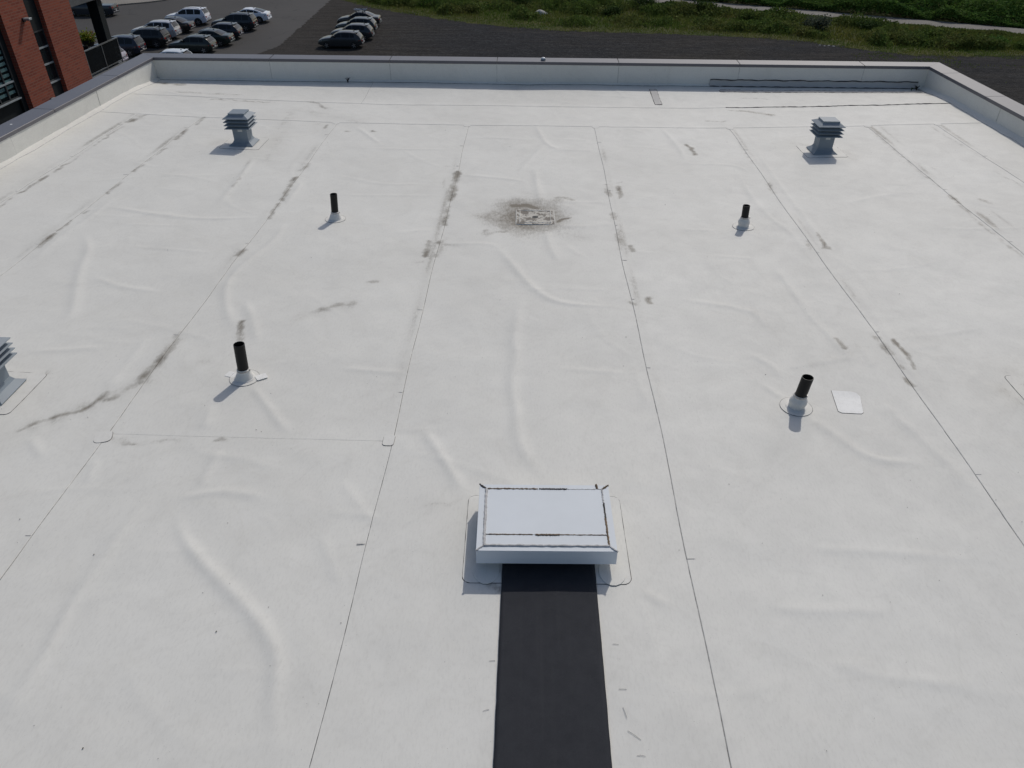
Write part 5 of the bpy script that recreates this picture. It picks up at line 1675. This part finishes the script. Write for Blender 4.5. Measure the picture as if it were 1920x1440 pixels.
    for x in (xr, xf):
        for s in (1, -1):
            yo = s * (half_width(k, x) + 0.012)
            a = MB(); ra = rad * 1.17
            for q in range(20):
                an = 2 * pi * q / 20
                a.v += [(x + ra * cos(an), yo - s * 0.30, rad + ra * sin(an)), (x + ra * cos(an), yo - s * 0.004, rad + ra * sin(an))]
            a.f = [(2 * q, 2 * q + 1, (2 * q + 3) % 40, (2 * q + 2) % 40) for q in range(20)] + [tuple(range(1, 40, 2))]
            a.v = [(vx, vy, max(vz, 0.21)) for vx, vy, vz in a.v]
            a.build('wheel_arch', M['trim'], r)
            t = MB(); prof = [(rad * 0.62, 0.0), (rad * 0.90, 0.0), (rad, 0.03), (rad, 0.18), (rad * 0.9, 0.21), (rad * 0.62, 0.21)]
            t.lathe(prof, 24)
            t.v = [(x + vx, yo + s * 0.012 - s * vz, rad + vy) for vx, vy, vz in t.v]
            wobj = t.build('wheel', M['tyre'], r, smooth=0.6)
            d_ = MB(); d_.lathe([(rad * 0.66, 0.0), (rad * 0.60, 0.012), (rad * 0.10, 0.004), (0.0, 0.0)], 20)
            for q in range(5):
                an = 2 * pi * q / 5
                ca, sa = cos(an), sin(an)
                d_.add([(ca * rad * .08 - sa * .045, sa * rad * .08 + ca * .045, -0.012), (ca * rad * .62 - sa * .03, sa * rad * .62 + ca * .03, -0.012),
                        (ca * rad * .62 + sa * .03, sa * rad * .62 - ca * .03, -0.012), (ca * rad * .08 + sa * .045, sa * rad * .08 - ca * .045, -0.012)], [(0, 1, 2, 3)])
            d_.v = [(x + vx, yo + s * 0.008 - s * vz, rad + vy) for vx, vy, vz in d_.v]
            d_.build('rim', M['rim'], wobj)
    # ---- roof fittings
    if rails:
        for s in (1, -1):
            x0, x1 = rf[2][0] + 0.25, rf[-2][0] - 0.45
            pts = [(x, s * top_w(x) * 0.90, interp(rf, x) + (0.055 if 0 < i < 6 else 0.0)) for i, x in enumerate(np.linspace(x0, x1, 7))]
            MB().tube(pts, 0.018, 6).build('roof_rail', M['chrome' if rails == 'chrome' else 'trim'], r, smooth=0.9)
        if rails == 'cross':
            for x in (rf[2][0] + 0.55, rf[-2][0] - 0.85):
                MB().box(x - 0.03, x + 0.03, -top_w(x) * 0.92, top_w(x) * 0.92, interp(rf, x) + 0.05, interp(rf, x) + 0.085).build('cross_bar', M['chrome'], r)
    xa_ = rf[2][0] + 0.22
    MB().tube([(xa_ + 0.10, 0, interp(rf, xa_ + .1)), (xa_, 0, interp(rf, xa_) + 0.05), (xa_ - 0.02, 0, interp(rf, xa_) + 0.10)], [0.05, 0.03, 0.008], 6).build('antenna', M['trim'], r)
    if kind in ('hatch', 'suv'):
        xs_ = rf[2][0]; w_ = top_w(xs_)
        MB().box(xs_ - 0.16, xs_ + 0.10, -w_ * 0.86, w_ * 0.86, interp(rf, xs_) + 0.002, interp(rf, xs_) + 0.03).build('spoiler', pm, r, 0.01)
    if extra == 'rack':
        for x in (1.75, 2.45):
            z = interp(rf, x)
            MB().box(x - 0.03, x + 0.03, -0.66, 0.66, z + 0.10, z + 0.14).build('rack_bar', M['trim'], r)
            for s in (1, -1):
                MB().box(x - 0.05, x + 0.05, s * 0.62 - 0.03, s * 0.62 + 0.03, z - 0.02, z + 0.10).build('rack_foot', M['trim'], r)
        for y_ in (-0.4, 0.05, 0.45):
            m = MB(); m.tube([(1.45, y_, 1.60), (1.55, y_, 1.62), (2.6, y_, 1.61), (2.75, y_, 1.68)], 0.035, 6); m.build('carrier_tray', M['chrome'], r)
            MB().tube([(1.72, y_, 1.60), (1.85, y_ + 0.05, 1.78), (2.05, y_ + 0.05, 1.80)], 0.022, 5).build('carrier_arm', M['trim'], r)
    return r

R1, R2, RG = 'cars in the front row of the asphalt lot', 'cars in the back row of the asphalt lot', 'cars parked on the dark gravel'
car('white car showing only its roof above the parapet corner', -29.6, 67.6, 'hatch', (0.62, 0.66, 0.70), R1, 0.0)
car('dark green hatchback in front, just above the back coping', -29.9, 73.9, 'hatch', (0.016, 0.024, 0.023), R1)
car('dark green sedan with sloping tail right behind the front hatchback', -29.3, 77.1, 'sedan', (0.014, 0.024, 0.022), R1)
car('dark navy hatchback between the green sedan and the dark sport utility', -29.5, 80.4, 'hatch', (0.012, 0.015, 0.026), R1)
car('dark blue-black sport utility car before the white fastback', -29.3, 84.7, 'suv', (0.010, 0.015, 0.022), R1, rails='black')
car('white fastback sedan at the far end of the front row', -29.3, 89.6, 'fastback', (0.68, 0.71, 0.76), R1, 0.0)
car('silver-purple car tail glimpsed behind the balcony glass', -36.0, 68.4, 'hatch', (0.34, 0.32, 0.38), R2, 0.5)
car('dark blue sport utility car with bright red tail lamp beside the balcony', -36.0, 72.2, 'suv', (0.012, 0.018, 0.035), R2)
car('black sport utility car with two bright roof bars', -35.2, 76.1, 'suv', (0.008, 0.011, 0.012), R2, rails='cross')
car('silver-roofed sport utility car behind the black one with roof bars', -35.7, 79.9, 'suv', (0.42, 0.43, 0.45), R2, 0.4)
car('black sedan squeezed between the silver and white sport utility cars', -35.6, 83.4, 'sedan', (0.010, 0.012, 0.014), R2)
car('white sport utility car with black roof rails, back of the lot', -35.5, 87.8, 'suv', (0.60, 0.62, 0.68), R2, 0.0, rails='black')
car('dark pickup truck half hidden behind the balcony column', -48.0, 92.5, 'pickup', (0.016, 0.022, 0.034), 'vehicles at the far left', name='pickup_truck')
car('dark grey hatchback nearest the roof on the gravel lot', -16.4, 76.9, 'hatch', (0.030, 0.034, 0.038), RG)
car('dark blue-grey hatchback, second from the roof on the gravel', -16.1, 80.7, 'hatch', (0.022, 0.028, 0.036), RG)
car('dark teal hatchback, third from the roof on the gravel', -16.4, 84.3, 'hatch', (0.014, 0.026, 0.030), RG)
car('black sedan with a roof rack, farthest on the gravel', -16.6, 88.0, 'sedan', (0.014, 0.016, 0.020), RG, extra='rack')
